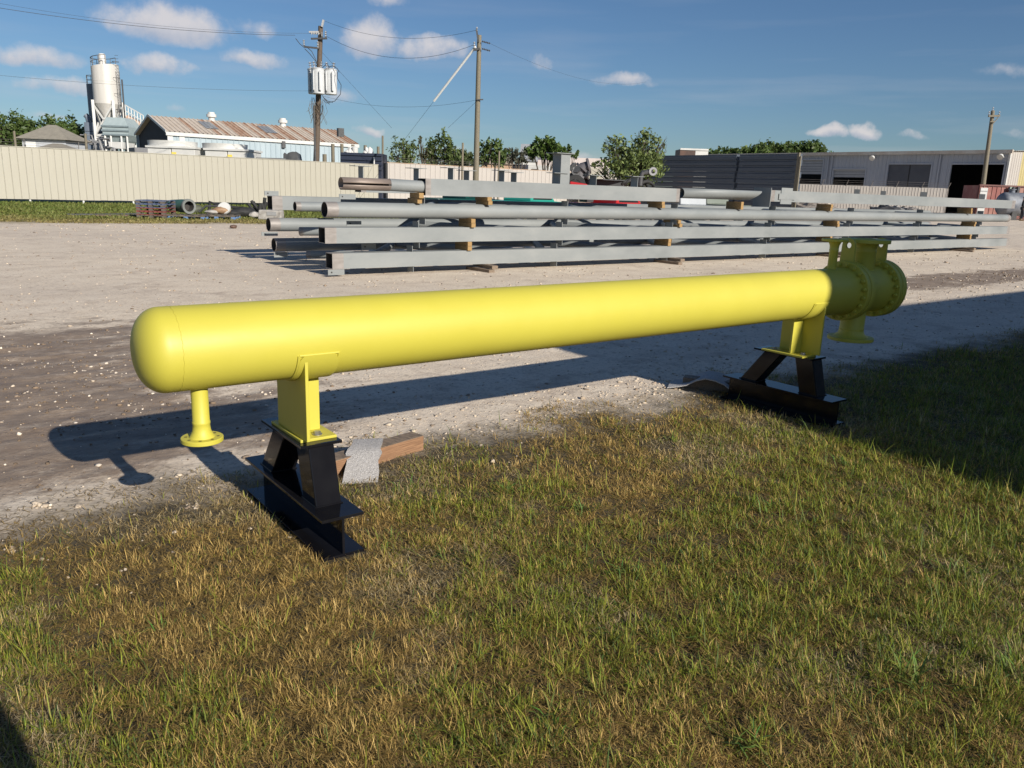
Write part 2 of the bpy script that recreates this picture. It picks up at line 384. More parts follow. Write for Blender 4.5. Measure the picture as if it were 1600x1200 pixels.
def ground():
    xs = axis_lines(-1.6, 9.5, .035, -1500, 1800); ys = axis_lines(1.0, 9.2, .035, -400, 2200)
    X, Y = np.meshgrid(xs, ys); Z = gh(X, Y); nx, ny = len(xs), len(ys)
    me = bpy.data.meshes.new('ground'); V = np.stack([X, Y, Z], -1).reshape(-1, 3)
    i = np.arange((ny-1)*nx).reshape(ny-1, nx)[:, :-1].ravel()
    Fq = np.stack([i, i+1, i+1+nx, i+nx], -1)
    me.vertices.add(len(V)); me.vertices.foreach_set('co', V.ravel().astype(np.float32))
    me.loops.add(Fq.size); me.loops.foreach_set('vertex_index', Fq.ravel().astype(np.int32))
    me.polygons.add(len(Fq)); me.polygons.foreach_set('loop_start', (np.arange(len(Fq))*4).astype(np.int32))
    a = me.attributes.new('mud', 'FLOAT', 'POINT'); a.data.foreach_set('value', mudmask(X, Y).ravel().astype(np.float32))
    me.update(); me.validate(); me.shade_smooth()
    o = bpy.data.objects.new('ground', me); COL.objects.link(o); me.materials.append(ground_mat()); o['kind'] = 'structure'
ground()

# ------------------------------------------------------------------ blades and stones as bulk meshes
def bulk(name, V, Fs, mat, colors=None, kind='stuff', smooth=False):
    """V (n,3); Fs list of (m,k) index arrays"""
    me = bpy.data.meshes.new(name); me.vertices.add(len(V)); me.vertices.foreach_set('co', V.ravel().astype(np.float32))
    idx = np.concatenate([f.ravel() for f in Fs]).astype(np.int32)
    cnt = np.concatenate([np.full(len(f), f.shape[1]) for f in Fs]); st = np.concatenate([[0], np.cumsum(cnt)[:-1]]).astype(np.int32)
    me.loops.add(len(idx)); me.loops.foreach_set('vertex_index', idx)
    me.polygons.add(len(cnt)); me.polygons.foreach_set('loop_start', st)
    if colors is not None:
        a = me.attributes.new('tint', 'FLOAT_COLOR', 'POINT')
        a.data.foreach_set('color', np.concatenate([colors, np.ones((len(colors), 1))], 1).ravel().astype(np.float32))
    me.update()
    if smooth: me.shade_smooth()
    me.materials.append(mat); o = bpy.data.objects.new(name, me); COL.objects.link(o)
    if kind: o['kind'] = kind
    return o
def tint_mat(name, rough=.7, transl=0., spec=.3):
    m, b = new_mat(name); a = nd(m, 'ShaderNodeAttribute'); a.attribute_name = 'tint'
    lk(m, a.outputs['Color'], b.inputs['Base Color']); b.inputs['Roughness'].default_value = rough; b.inputs['Specular IOR Level'].default_value = spec
    if transl:
        t = nd(m, 'ShaderNodeBsdfTranslucent'); lk(m, a.outputs['Color'], t.inputs['Color'])
        mx = nd(m, 'ShaderNodeMixShader'); mx.inputs[0].default_value = transl
        out = [n for n in m.node_tree.nodes if n.type == 'OUTPUT_MATERIAL'][0]
        lk(m, b.outputs[0], mx.inputs[1]); lk(m, t.outputs[0], mx.inputs[2]); lk(m, mx.outputs[0], out.inputs[0])
    return m
GRASSM = tint_mat('grass_blade', .6, .25)
def blades(P, length, width, az, lean, curl, col, name):
    """one quad + one tip triangle per blade"""
    n = len(P); d = np.stack([np.cos(az), np.sin(az)], -1); side = np.stack([-np.sin(az+.6*RNG.standard_normal(n)), np.cos(az)], -1)
    side /= np.linalg.norm(side, axis=1, keepdims=True)
    def at(k):
        a = lean+curl*k; hx = length*k*np.sin(a); hz = length*k*np.cos(a)
        return np.concatenate([P[:, :2]+d*hx[:, None], (P[:, 2]+np.maximum(hz, .002))[:, None]], 1)
    B, M_, T = at(0.), at(.55), at(1.)
    s3 = np.concatenate([side, np.zeros((n, 1))], 1)*width[:, None]/2
    V = np.stack([B-s3, B+s3, M_-s3*.8, M_+s3*.8, T], 1).reshape(-1, 3); i = np.arange(n)*5
    F4 = np.stack([i, i+1, i+3, i+2], -1); F3 = np.stack([i+2, i+3, i+4], -1)
    sheath = col*.35+np.array([[.15, .10, .03]]); C5 = np.stack([sheath, sheath, col*.97, col*.97, col*1.1], 1).reshape(-1, 3)
    return bulk(name, V, [F4, F3], GRASSM, C5)
def in_view(x, y, z=0., m=.06):
    v = np.stack([x, y, z-CAM_H+0*x], -1); zz = v @ FWD
    u = (v @ RGT)/zz*FPX; q = (v @ UPV)/zz*FPX
    return (zz > .3) & (np.abs(u) < 800*(1+m)+30) & (np.abs(q) < 600*(1+m)+60), v @ HEAD
def mix3(a, b, k): return a*(1-k[:, None])+b*k[:, None]
def lawn():
    xs = []; 
    def sample(n, y0, y1, x0, x1):
        x = RNG.uniform(x0, x1, n); y = RNG.uniform(y0, y1, n); ok, D = in_view(x, y); return x[ok], y[ok], D[ok]
    x, y, D = sample(4600000, .6, 4.9, -2.6, 17)
    keep = RNG.random(len(x)) < np.clip((2.5/np.maximum(D, .5))**1.35, 0, 1)*.97
    # edge towards the gravel: thins out
    e = y+1.1*(fbm(x*1.3, y*1.3, 4, 21)-.5)+.55*(fbm(x*5, y*5, 2, 22)-.5)
    edge = 1-sstep(3.55, 4.55, e+.35*(1-sstep(.2, 1.6, x)))
    # bare/flat streaks
    bare = sstep(.60, .74, fbm(x*1.7+3, y*1.7, 4, 31))
    keep &= RNG.random(len(x)) < edge*(1-.55*bare)*(.22+.78*sstep(.32, .52, fbm(x*15, y*15, 3, 45)))
    # footprints of stands
    for cx in (1.445, 5.51): keep &= ~((np.abs(x-cx) < .112) & (np.abs(y-3.63) < .53))
    # under the timbers and the carpet
    x, y, D, e, bare = x[keep], y[keep], D[keep], e[keep], bare[keep]
    n = len(x); z = gh(x, y)-.004
    green = fbm(x*.9, y*.9, 4, 41)*.9+.45*fbm(x*4.5, y*4.5, 3, 42)+.035*np.clip(x-1.5, -2, 5)-.07*np.clip(y-2.2, -1, 3)-.36
    gp = np.clip((green-.17)*1.9, .05, .54)
    isg = RNG.random(n) < gp
    tall = isg & (RNG.random(n) < .09)
    L = np.where(isg, RNG.uniform(.02, .052, n), RNG.uniform(.022, .062, n)); L = np.where(tall, RNG.uniform(.06, .13, n), L)
    cl = fbm(x*15, y*15, 3, 45); L *= .5+1.0*sstep(.3, .72, cl); L *= .72+.4*np.clip(green+.2, 0, 1); L *= 1+.2*np.clip(x-3, 0, 3)/3
    wd = np.where(isg, RNG.uniform(.002, .0038, n), RNG.uniform(.0014, .0028, n))*(1+.16*np.clip(D-2, 0, 8))
    lean = np.where(isg, np.abs(RNG.normal(.65, .45, n)), np.abs(RNG.normal(1.12, .36, n))); lean = np.clip(lean, 0, 1.5)
    curl = RNG.uniform(-.3, 1.3, n); az = RNG.uniform(0, 2*np.pi, n)
    r = RNG.random(n)
    straw = mix3(np.array([[.72, .52, .19]]), np.array([[.56, .355, .11]]), RNG.random(n)); gray = np.array([[.62, .52, .33]])
    gry = np.clip(sstep(.5, .7, fbm(x*1.2, y*1.2, 3, 51))*1.2-.05*x, 0, .9)
    straw = mix3(straw, gray+0*straw, gry*RNG.random(n))
    straw = np.where((RNG.random(n) < .13)[:, None], straw*.55, straw)
    grn = mix3(np.array([[.40, .38, .055]]), np.array([[.16, .23, .022]]), np.clip(.2+.8*RNG.random(n)+.4*(green-.4), 0, 1))
    dk = mix3(grn, np.array([[.07, .14, .045]])+0*grn, (RNG.random(n) < .25)*.8)
    col = np.where(isg[:, None], dk, straw)*RNG.uniform(.5, 1.3, n)[:, None]
    blades(np.stack([x, y, z], -1), L, wd, az, lean, curl, col, 'grass')
    print('blades', n)
    # flat thatch between the blades
    x, y, D = sample(2400000, .6, 4.7, -2.6, 14)
    e = y+1.1*(fbm(x*1.3, y*1.3, 4, 21)-.5)+.55*(fbm(x*5, y*5, 2, 22)-.5)
    k = RNG.random(len(x)) < np.clip((2.4/np.maximum(D, .5))**1.4, 0, 1)*.40*(1-sstep(3.7, 4.7, e))
    for cx in (1.445, 5.51): k &= ~((np.abs(x-cx) < .112) & (np.abs(y-3.63) < .53))
    x, y, D = x[k], y[k], D[k]; n = len(x); z = gh(x, y)+RNG.uniform(0, .008, n)
    t1 = mix3(np.array([[.42, .29, .10]]), np.array([[.16, .105, .04]]), RNG.random(n)); gy = np.clip(sstep(.45, .65, fbm(x*1.2, y*1.2, 3, 51))*1.3-.05*x, 0, .9)*RNG.random(n)
    t1 = mix3(t1, np.array([[.58, .49, .32]])+0*t1, gy)*RNG.uniform(.45, 1.2, n)[:, None]
    blades(np.stack([x, y, z], -1), RNG.uniform(.018, .05, n), RNG.uniform(.0018, .0036, n)*(1+.15*np.clip(D-2, 0, 8)), RNG.uniform(0, 6.28, n), RNG.uniform(.95, 1.5, n), RNG.uniform(-.3, .5, n), t1, 'thatch'); print('thatch', n)
    # coarse tufts with broad leaves
    P = []; A = []; Ln = []; Wd = []; Le = []; Cu = []; Cc = []
    cl = [(g(1420, 1075), 46, .16), (g(800, 770), 26, .10), (g(905, 800), 30, .12), (g(640, 765), 22, .10), (g(600, 850), 22, .09), (g(1590, 1060), 36, .15), (g(1190, 800), 20, .12), (g(260, 980), 14, .08), (g(1330, 730), 18, .12),
          (g(1050, 690), 14, .1), (g(980, 905), 22, .11), (g(700, 870), 18, .09), (g(1180, 1170), 26, .12), (g(1500, 900), 24, .13), (g(1560, 850), 22, .13), (g(560, 1010), 14, .08), (g(330, 1120), 14, .09), (g(860, 1130), 22, .11)]
    for c, k, ln in cl:
        for j in range(k):
            P.append((c[0]+random.gauss(0, .035), c[1]+random.gauss(0, .035), float(gh(c[0], c[1]))-.004)); A.append(random.uniform(0, 6.28)); Ln.append(ln*random.uniform(.6, 1.15)); Wd.append(random.uniform(.004, .008))
            Le.append(random.uniform(.1, .9)); Cu.append(random.uniform(.3, .9)); Cc.append((random.uniform(.09, .2), random.uniform(.18, .27), random.uniform(.035, .06)))
    blades(np.array(P), np.array(Ln), np.array(Wd), np.array(A), np.array(Le), np.array(Cu), np.array(Cc), 'weeds')
    # long verge in front of the fence
    n = 80000; x = RNG.uniform(-6, 30, n); y = 31+21*RNG.random(n)**1.3; ok, D = in_view(x, y, 0., .03)
    x, y = x[ok], y[ok]; e = y+5*(fbm(x*.7, y*.7, 3, 61)-.5); k = RNG.random(len(x)) < sstep(30.5, 32.2, e)*(1-sstep(25, 29, x)); x, y, e = x[k], y[k], e[k]; n = len(x)
    f = fbm(x*.8, y*.8, 4, 62); dry = np.clip(1.2-sstep(31.5, 37, e)+.6*(f-.5), 0, 1)
    col = mix3(mix3(np.array([[.10, .165, .03]]), np.array([[.17, .20, .05]]), RNG.random(n)), np.array([[.30, .235, .10]])+0*x[:, None], dry*RNG.uniform(.5, 1, n))
    blades(np.stack([x, y, 0*x-.01], -1), RNG.uniform(.07, .17, n)*(1-.45*dry), RNG.uniform(.04, .08, n), RNG.uniform(0, 6.28, n), np.abs(RNG.normal(.4, .3, n)), RNG.uniform(0, .6, n), col*RNG.uniform(.7, 1.2, n)[:, None], 'verge_grass')
lawn()
def stones():
    t = (1+5**.5)/2; ico = np.array([(-1,t,0),(1,t,0),(-1,-t,0),(1,-t,0),(0,-1,t),(0,1,t),(0,-1,-t),(0,1,-t),(t,0,-1),(t,0,1),(-t,0,-1),(-t,0,1)])/1.9
    ifc = np.array([(0,11,5),(0,5,1),(0,1,7),(0,7,10),(0,10,11),(1,5,9),(5,11,4),(11,10,2),(10,7,6),(7,1,8),(3,9,4),(3,4,2),(3,2,6),(3,6,8),(3,8,9),(4,9,5),(2,4,11),(6,2,10),(8,6,7),(9,8,1)])
    n = 560000; x = RNG.uniform(-3, 34, n); y = RNG.uniform(3.3, 31, n); ok, D = in_view(x, y); x, y, D = x[ok], y[ok], D[ok]
    pile = np.exp(-((y-4.75)/.45)**2)*sstep(1.4, 2.3, x)*(1-sstep(6.5, 9, x))
    dens = .04+.09*(1-sstep(7, 10, y))+1.0*pile*(.4+.6*fbm(x*2, y*2, 3, 71))+.09*sstep(.5, .7, fbm(x*.8, y*.8, 4, 72))+.42*mudmask(x, y)*sstep(.42, .66, fbm(x*1.5, y*3.2, 4, 73))
    k = RNG.random(len(x)) < dens*np.clip((7/np.maximum(D, 1))**.9, 0, 1)*.75; x, y, D = x[k], y[k], D[k]; n = len(x)
    r = .004+.011*RNG.random(n)**3.0; r = np.where(RNG.random(n) < .012, RNG.uniform(.012, .022, n), r)*np.where(y < 4.35, .7, 1)*(1+.06*np.clip(D-5, 0, 26))
    z = gh(x, y)+r*.15
    ex = [(g(65+q*random.uniform(-12, 14), 789+random.uniform(-5, 5)), random.uniform(.008, .022)) for q in (1,)*16]+[(g(300+random.uniform(-9, 9), 790+random.uniform(-4, 4)), random.uniform(.008, .018)) for q in range(9)]+[(g(20+random.uniform(-12, 14), 858+random.uniform(-4, 4)), random.uniform(.006, .014)) for q in range(9)]+[(g(x_, y_), r_) for x_, y_, r_ in ((640, 690, .026), (560, 800, .018), (770, 720, .02), (78, 764, .014), (272, 830, .012), (405, 560, .02), (390, 826, .014))]
    x = np.append(x, [e[0][0] for e in ex]); y = np.append(y, [e[0][1] for e in ex]); r = np.append(r, [e[1] for e in ex]); z = np.append(z, [float(gh(e[0][0], e[0][1]))+e[1]*.25 for e in ex]); n = len(x)
    j = ico[None]*(1+.28*RNG.standard_normal((n, 12, 1)))*r[:, None, None]*RNG.uniform(.7, 1.3, (n, 1, 3))*np.array([1, 1, .62])
    a = RNG.uniform(0, 6.28, n); ca, sa = np.cos(a)[:, None], np.sin(a)[:, None]
    V = np.stack([j[..., 0]*ca-j[..., 1]*sa+x[:, None], j[..., 0]*sa+j[..., 1]*ca+y[:, None], j[..., 2]+z[:, None]], -1).reshape(-1, 3)
    Fc = (ifc[None]+np.arange(n)[:, None, None]*12).reshape(-1, 3)
    c = mix3(np.array([[.58, .49, .385]]), np.array([[.36, .29, .22]]), RNG.random(n)**1.5); c = np.where((RNG.random(n) < .1+.35*sstep(8, 13, y))[:, None], np.array([[.26, .20, .15]])*RNG.uniform(.6, 1.4, (n, 1)), c); c = np.where((RNG.random(n) < np.clip(mudmask(x, y)*1.3, 0, .93))[:, None], np.where(RNG.random((n, 1)) < .22, np.array([[.62, .54, .45]]), np.array([[.20, .145, .10]]))*RNG.uniform(.6, 1.3, (n, 1)), c)
    bulk('gravel', V, [Fc], tint_mat('limestone_chip', .9), np.repeat(c, 12, 0)); print('stones', n)
stones()

# ------------------------------------------------------------------ the yellow vessel
AT, AZ_, RR = 3.528, 0.961, 0.1846
def vessel():
    t = thing('pressure_vessel', 'long yellow steel pipe vessel with domed end and bolted flanges on two black stands', 'pipe vessel', (3.4, AT, AZ_-RR))
    X0 = .70; hd = .115            # dome
    prof = [(X0+hd*(1-math.cos(a)), RR*math.sin(a)**.80) for a in np.linspace(.0, math.pi/2, 14)]
    prof += [(X0+hd+.03, RR), (X0+hd+.05, RR)]
    prof += [(x, RR) for x in np.linspace(1.0, 5.93, 24)]+[(5.97, RR+.002), (6.0, RR+.012)]
    MB().lathe((0, AT, AZ_), (1, 0, 0), prof, 72).build('shell', YEL, t, 35)
    # weld bead, a little uneven
    m = MB(); n = 90; path = []
    for k in range(n+1):
        a = 2*math.pi*k/n; rr = RR+.0001+.0006*math.sin(k*2.7)**2; path.append((X0+hd+.040+.0018*math.sin(k*1.9), AT+rr*math.cos(a), AZ_+rr*math.sin(a)))
    m.tube(path, .0009, 6, False); m.build('weld_seam', YEL, t, 60)
    # spool body between the two bolted joints
    MB().lathe((0, AT, AZ_), (1, 0, 0), [(6.10, RR+.02), (6.13, RR), (6.46, RR), (6.485, RR+.012)], 64).build('spool_body', YEL, t, 35)
    def flange(x0, x1, name='flange', hole=True):
        b = .005
        MB().lathe((0, AT, AZ_), (1, 0, 0), [(x0, .02 if not hole else RR-.01), (x0, .24-b), (x0+b, .24), (x1-b, .24), (x1, .24-b), (x1, .02 if not hole else RR-.01)], 72).build(name, YEL, t, 30)
    flange(5.995, 6.045); flange(6.056, 6.106); flange(6.482, 6.532); flange(6.543, 6.60, 'blind_flange', False)
    for x in (6.045, 6.532):
        MB().lathe((x, AT, AZ_), (1, 0, 0), [(0, RR), (0, .222), (.011, .222), (.011, RR)], 48).build('gasket', pm('gasket_dark', (.02, .02, .015)), t, 30)
    # stud bolts with nuts
    def boltmesh(x0, x1):
        m = MB(); r = .0085
        m.lathe((0, 0, 0), (1, 0, 0), [(x0-.026, 0), (x0-.026, r), (x0-.019, r), (x0-.019, .0145), (x0-.016, .0172), (x0, .0172), (x0, r), (x1, r), (x1, .0172), (x1+.016, .0172), (x1+.019, .0145), (x1+.019, r), (x1+.026, r), (x1+.026, 0)], 6)
        return m
    for x0, x1 in ((5.995, 6.106), (6.482, 6.60)):
        proto = None
        for k in range(20):
            a = 2*math.pi*(k+.5)/20; loc = Vector((0, AT+.2125*math.cos(a), AZ_+.2125*math.sin(a)))
            if proto is None:
                proto = boltmesh(x0, x1).build('bolt', YEL, None, 40); me = proto.data
                proto.parent = t; proto.location = loc-Vector(t.location)
            else: share(proto, 'bolt', t, loc-Vector(t.location))
    # nozzles
    def nozzle(x, up, rs, rf, z0, z1, th, name, fl=1.42):
        d = 1 if up else -1; H = abs(z1-z0); o = (x, AT, z0)
        MB().lathe(o, (0, 0, d), [(0, rs), (H-th-.075, rs), (H-th-.072, rs+.0022), (H-th-.062, rs+.0022), (H-th-.058, rs), (H-th-.03, rs*(1+(fl-1)*.2)), (H-th-.01, rs*(1+(fl-1)*.6)+.003), (H-th, rs*fl+.004)], 40).build(name, YEL, t, 40)
        b = .0025; ri = rs*.86
        f = MB().lathe((x, AT, z0), (0, 0, d), [(H-th, ri), (H-th, rf-b), (H-th+b, rf), (H-b, rf), (H, rf-b), (H, rf*.72), (H+.0015, rf*.70), (H+.0015, ri), (H-th, ri)], 48).build('nozzle_flange', YEL, t, 30)
        MB().lathe((x, AT, z0), (0, 0, d), [(H-.03, .0001), (H-.03, ri+.001)], 32).build('bore', DARKIN, f)
        return f
    f = nozzle(.957, False, .0365, .0905, AZ_-RR+.01, .532, .021, 'drain_nozzle')
    for k in range(8):     # bolt holes in the drain flange
        a = 2*math.pi*(k+.5)/8
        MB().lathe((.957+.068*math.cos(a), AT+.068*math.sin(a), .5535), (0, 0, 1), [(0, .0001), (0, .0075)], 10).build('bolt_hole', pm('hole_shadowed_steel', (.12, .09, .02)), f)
    nozzle(5.83, True, .034, .100, AZ_+RR-.012, 1.378, .02, 'vent_nozzle')
    nozzle(6.285, True, .088, .188, AZ_+RR-.03, 1.372, .03, 'inlet_nozzle', 1.12)
    nozzle(6.245, False, .096, .182, AZ_-RR+.03, .540, .028, 'outlet_nozzle')
    # lifting lugs, each a plate with an eye
    for x in (6.03, 6.515):
        m = MB(); w = .055; zc = 1.325; zb = 1.16; th = .022; ri = .024; n = 20; yc = AT+.0
        outer = [(yc+w*math.cos(a), zc+w*math.sin(a)) for a in np.linspace(0, math.pi, n)]
        outer += [(yc-w*(1+.12*k), zc+(zb-zc)*k) for k in np.linspace(.2, 1, 6)]+[(yc+w*1.12, zb)]
        outer = outer[:-1]+[(yc-w*1.12+w*2.24*k, zb) for k in np.linspace(.15, 1, 6)]+[(yc+w*(1+.12*k), zc+(zb-zc)*k) for k in np.linspace(.85, .15, 5)]
        N = len(outer); vs = []
        for X in (x, x+th):
            vs += [(X, y, z) for y, z in outer]
            for (y, z) in outer:
                a = math.atan2(z-zc, y-yc); vs.append((X, yc+ri*math.cos(a), zc+ri*math.sin(a)))
        fs = []
        for k in range(N):
            j = (k+1) % N
            fs += [(k, j, N+j, N+k), (2*N+j, 2*N+k, 3*N+k, 3*N+j), (k, 2*N+k, 2*N+j, j), (N+j, 3*N+j, 3*N+k, N+k)]
        m.add(vs, fs); m.build('lifting_lug', YEL, t, 35, recalc=True)
    # saddles: wear plate, transverse plate, stiffener, base plate
    def saddle(cx, sgn):
        th = .010; n = 28; m = MB()
        a0, a1 = math.radians(194), math.radians(346); s0, s1 = cx-.095, cx+.095
        vs = []
        for k in range(n+1):
            a = a0+(a1-a0)*k/n; c = min(k, n-k)/n; inset = .022*max(0, 1-c*n/2.2)**2
            for (x, r) in ((s0+inset, RR-.003), (s0+inset, RR+th), (s1-inset, RR+th), (s1-inset, RR-.003)):
                vs.append((x, AT+r*math.cos(a), AZ_+r*math.sin(a)))
        fs = []
        for k in range(n):
            for q in range(3): fs.append((k*4+q, k*4+q+1, k*4+4+q+1, k*4+4+q))
        fs += [(0, 1, 2, 3), (n*4+3, n*4+2, n*4+1, n*4)]
        m.add(vs, fs); m.build('wear_plate', YEL, t, 35)
        m = MB(); bead = []
        for k in range(41):
            a = a0+(a1-a0)*k/40; bead.append((s0-.002, AT+(RR+.003)*math.cos(a), AZ_+(RR+.003)*math.sin(a)))
        m.tube(bead, .0065, 6); bead = [(p[0]+s1-s0+.004, p[1], p[2]) for p in bead]; m.tube(bead, .0065, 6)
        m.tube([(s0, AT+(RR+.003)*math.cos(a0), AZ_+(RR+.003)*math.sin(a0)), (s1, AT+(RR+.003)*math.cos(a0), AZ_+(RR+.003)*math.sin(a0))], .0045, 6)
        m.build('wear_plate_weld', YEL, t, 60)
        zb = .504; hw = .178
        tx = cx-sgn*.062                       # transverse plate, cut to the pipe
        poly = [(tx-.008, AT-hw, zb), (tx-.008, AT+hw, zb)]
        rr = RR+th-.001; am = math.asin(min(1, (hw)/rr)) if hw < rr else math.pi/2
        arc = [(tx-.008, AT+rr*math.sin(a)*hw/(rr*math.sin(am)), AZ_-rr*math.cos(a)) for a in np.linspace(am, -am, 24)]
        MB().prism(poly+arc, (.016, 0, 0)).build('saddle_plate', YEL, t, 30, .002)
        x0, x1 = sorted((tx+sgn*.008, tx+sgn*.130))
        MB().box(x0, x1, AT-.009, AT+.009, zb, AZ_-RR-th+.004).build('stiffener', YEL, t, None, .002)
        x0, x1 = sorted((tx-sgn*.022, tx+sgn*.160))
        bp = MB().box(x0, x1, AT-.135, AT+.238, .490, zb).build('saddle_base', YEL, t, None, .002)
        for yy in (AT-.085, AT+.17):
            m = MB(); xx = tx+sgn*.082
            m.lathe((xx, yy, zb), (0, 0, 1), [(0, .001), (0, .024), (.004, .024), (.004, .001)], 20)
            m.lathe((xx, yy, zb+.004), (0, 0, 1), [(0, .018), (.010, .018), (.013, .0155), (.013, .0001)], 6)
            m.build('hex_bolt', BOLT, bp, 35)
    saddle(1.445, 1); saddle(5.465, -1)
vessel()

def stand(cx, label, sgn):
    t = thing('steel_stand', label, 'steel stand', (cx, 3.63, 0), 'black stands under the yellow vessel')
    y0, y1 = 3.125, 4.14; hw = .104
    MB().box(cx-hw, cx+hw, y0, y1, .003, .017).build('bottom_flange', BLK, t, None, .002)
    MB().box(cx-.006, cx+.006, y0+.001, y1-.001, .017, .188).build('web', BLK, t, None, .001)
    MB().box(cx-hw, cx+hw, y0, y1, .188, .202).build('top_flange', BLK, t, None, .002)
    # splayed box legs and the cap plate
    for s in (-1, 1):
        (b0, b1, p0, p1) = ((3.28, 3.435, 3.352, 3.507), (3.84, 3.995, 3.628, 3.783))[s > 0]; hx = .064
        P = [(cx-hx, b0, .202), (cx+hx, b0, .202), (cx+hx, b1, .202), (cx-hx, b1, .202), (cx-hx, p0, .476), (cx+hx, p0, .476), (cx+hx, p1, .476), (cx-hx, p1, .476)]
        MB().hexa(P).build('leg', BLK, t, None, .006)
        m = MB(); e = hx+.002; yb = (b0+b1)/2; ey = (b1-b0)/2+.002
        m.tube([(cx-e, yb-ey, .204), (cx+e, yb-ey, .204), (cx+e, yb+ey, .204), (cx-e, yb+ey, .204), (cx-e, yb-ey, .204)], .0045, 6); m.build('leg_weld', BLK, t, 60)
    MB().box(cx-.103, cx+.103, 3.343, 3.862, .476, .490).build('cap_plate', BLK, t, None, .002)
stand(1.445, 'glossy black steel beam stand under the domed end of the yellow vessel', 1)
stand(5.505, 'black steel beam stand in the shade under the flanged end of the yellow vessel', -1)

# timber offcuts with scraps of carpet over them
CARP = None
def carpet_mat():
    m, b = new_mat('speckled_carpet'); n = noise(m, 190, 3, .8); n2 = noise(m, 60, 3, .7)
    c = ramp(m, n, [(.3, (.20, .19, .185)), (.48, (.44, .42, .41)), (.62, (.62, .60, .59))])
    lk(m, c, b.inputs['Base Color']); b.inputs['Roughness'].default_value = .95; b.inputs['Specular IOR Level'].default_value = .1
    bump(m, b, mth(m, 'ADD', n, n2), 1, .006); return m
CARP = carpet_mat()
def timber(a, b, w_, h_, label, name='timber_offcut', mat=None):
    a, b = Vector(a), Vector(b); d = (b-a); L = d.length; t = thing(name, label, 'timber', ((a+b)/2), None, True)
    t.rotation_euler = (0, 0, math.atan2(d.y, d.x))
    MB().box(-L/2, L/2, -w_/2, w_/2, 0, h_).build('beam', mat or TIMB, t, None, .004)
    MB().box(-L/2+.002, L/2-.002, -w_/2+.002, w_/2-.002, h_, h_+.003).build('weathered_face', WOOD2, t)
    return t
def drape(name, label, origin, along, across, prof, wid, wav, seed):
    """carpet scrap: profile points (distance across, height), swept along, with thickness"""
    n = 16; m = MB(); o = Vector(origin); u = Vector(along).normalized(); v = Vector(across).normalized(); rr = random.Random(seed)
    K = len(prof); top = []
    edge = [(rr.uniform(-.012, .012), rr.uniform(-.012, .012)) for _ in range(K)]
    for k, (q, z) in enumerate(prof):
        for i in range(n+1):
            f = i/n; x = (f-.5)*wid+edge[k][0]*(1-f)+edge[k][1]*f
            top.append(o+u*x+v*(q+rr.uniform(-.004, .004)*(k in (0, K-1)))+Vector((0, 0, z+wav*math.sin(f*5+k*.5)*.01)))
    vs = top+[p-Vector((0, 0, .009)) for p in top]; N = len(top); fs = []; W = n+1
    for k in range(K-1):
        for i in range(n):
            a = k*W+i; fs += [(a, a+1, a+1+W, a+W), (N+a, N+a+W, N+a+1+W, N+a+1)]
    for i in range(n): fs += [(i, N+i, N+i+1, i+1), ((K-1)*W+i, (K-1)*W+i+1, N+(K-1)*W+i+1, N+(K-1)*W+i)]
    for k in range(K-1): fs += [(k*W, (k+1)*W, N+(k+1)*W, N+k*W), (k*W+n, N+k*W+n, N+(k+1)*W+n, (k+1)*W+n)]
    m.add(vs, fs); ob = m.build(name, CARP, None, 50, 0, origin); tag(ob, label, 'carpet scrap'); return ob
def scraps():
    a = g(662, 704, 0.0); b = g(505, 752, .0)
    a = np.array(a); b = np.array(b); d = (b-a)/np.linalg.norm(b-a); nrm = np.array([-d[1], d[0], 0]);
    if nrm[1] < 0: nrm = -nrm
    a2, b2 = a+nrm*.06, b+nrm*.06
    timber(tuple(a2), tuple(b2), .12, .10, 'weathered orange timber offcut half under a carpet scrap beside the domed end stand')
    B_, T_ = g(563, 758), g(574, 686, .13); v = (T_-B_)*np.array([1, 1, 0]); lh = np.linalg.norm(v); v = v/lh; u = g(590, 757)-g(537, 760); u = u/np.linalg.norm(u)
    drape('carpet_scrap', 'speckled grey carpet scrap in sunlight draped over the orange timber', tuple(B_), tuple(u), tuple(v), [(0, .012), (lh*.2, .048), (lh*.4, .085), (lh*.54, .112), (lh*.64, .123), (lh*.82, .125), (lh, .125), (lh+.03, .123)], .195, .0, 3)
    a = g(1068, 608, 0.0); b = g(1155, 618, 0.0)
    d = (b-a)/np.linalg.norm(b-a); nrm = np.array([-d[1], d[0], 0]);
    c = (a+b)/2+nrm*.10
    timber(tuple(c-d*.26+nrm*.02), tuple(c+d*.26+nrm*.02), .13, .09, 'dark timber offcut in the shade under a carpet scrap by the flanged end stand', mat=WOOD2)
    drape('carpet_scrap', 'blue grey carpet scrap in the shade arched over a dark timber', tuple(c-d*.05), tuple(nrm), tuple(d), [(-.32, .018), (-.24, .03), (-.16, .05), (-.08, .10), (0, .125), (.08, .118), (.16, .10), (.24, .05), (.33, .012)], .36, 1.0, 5)
scraps()

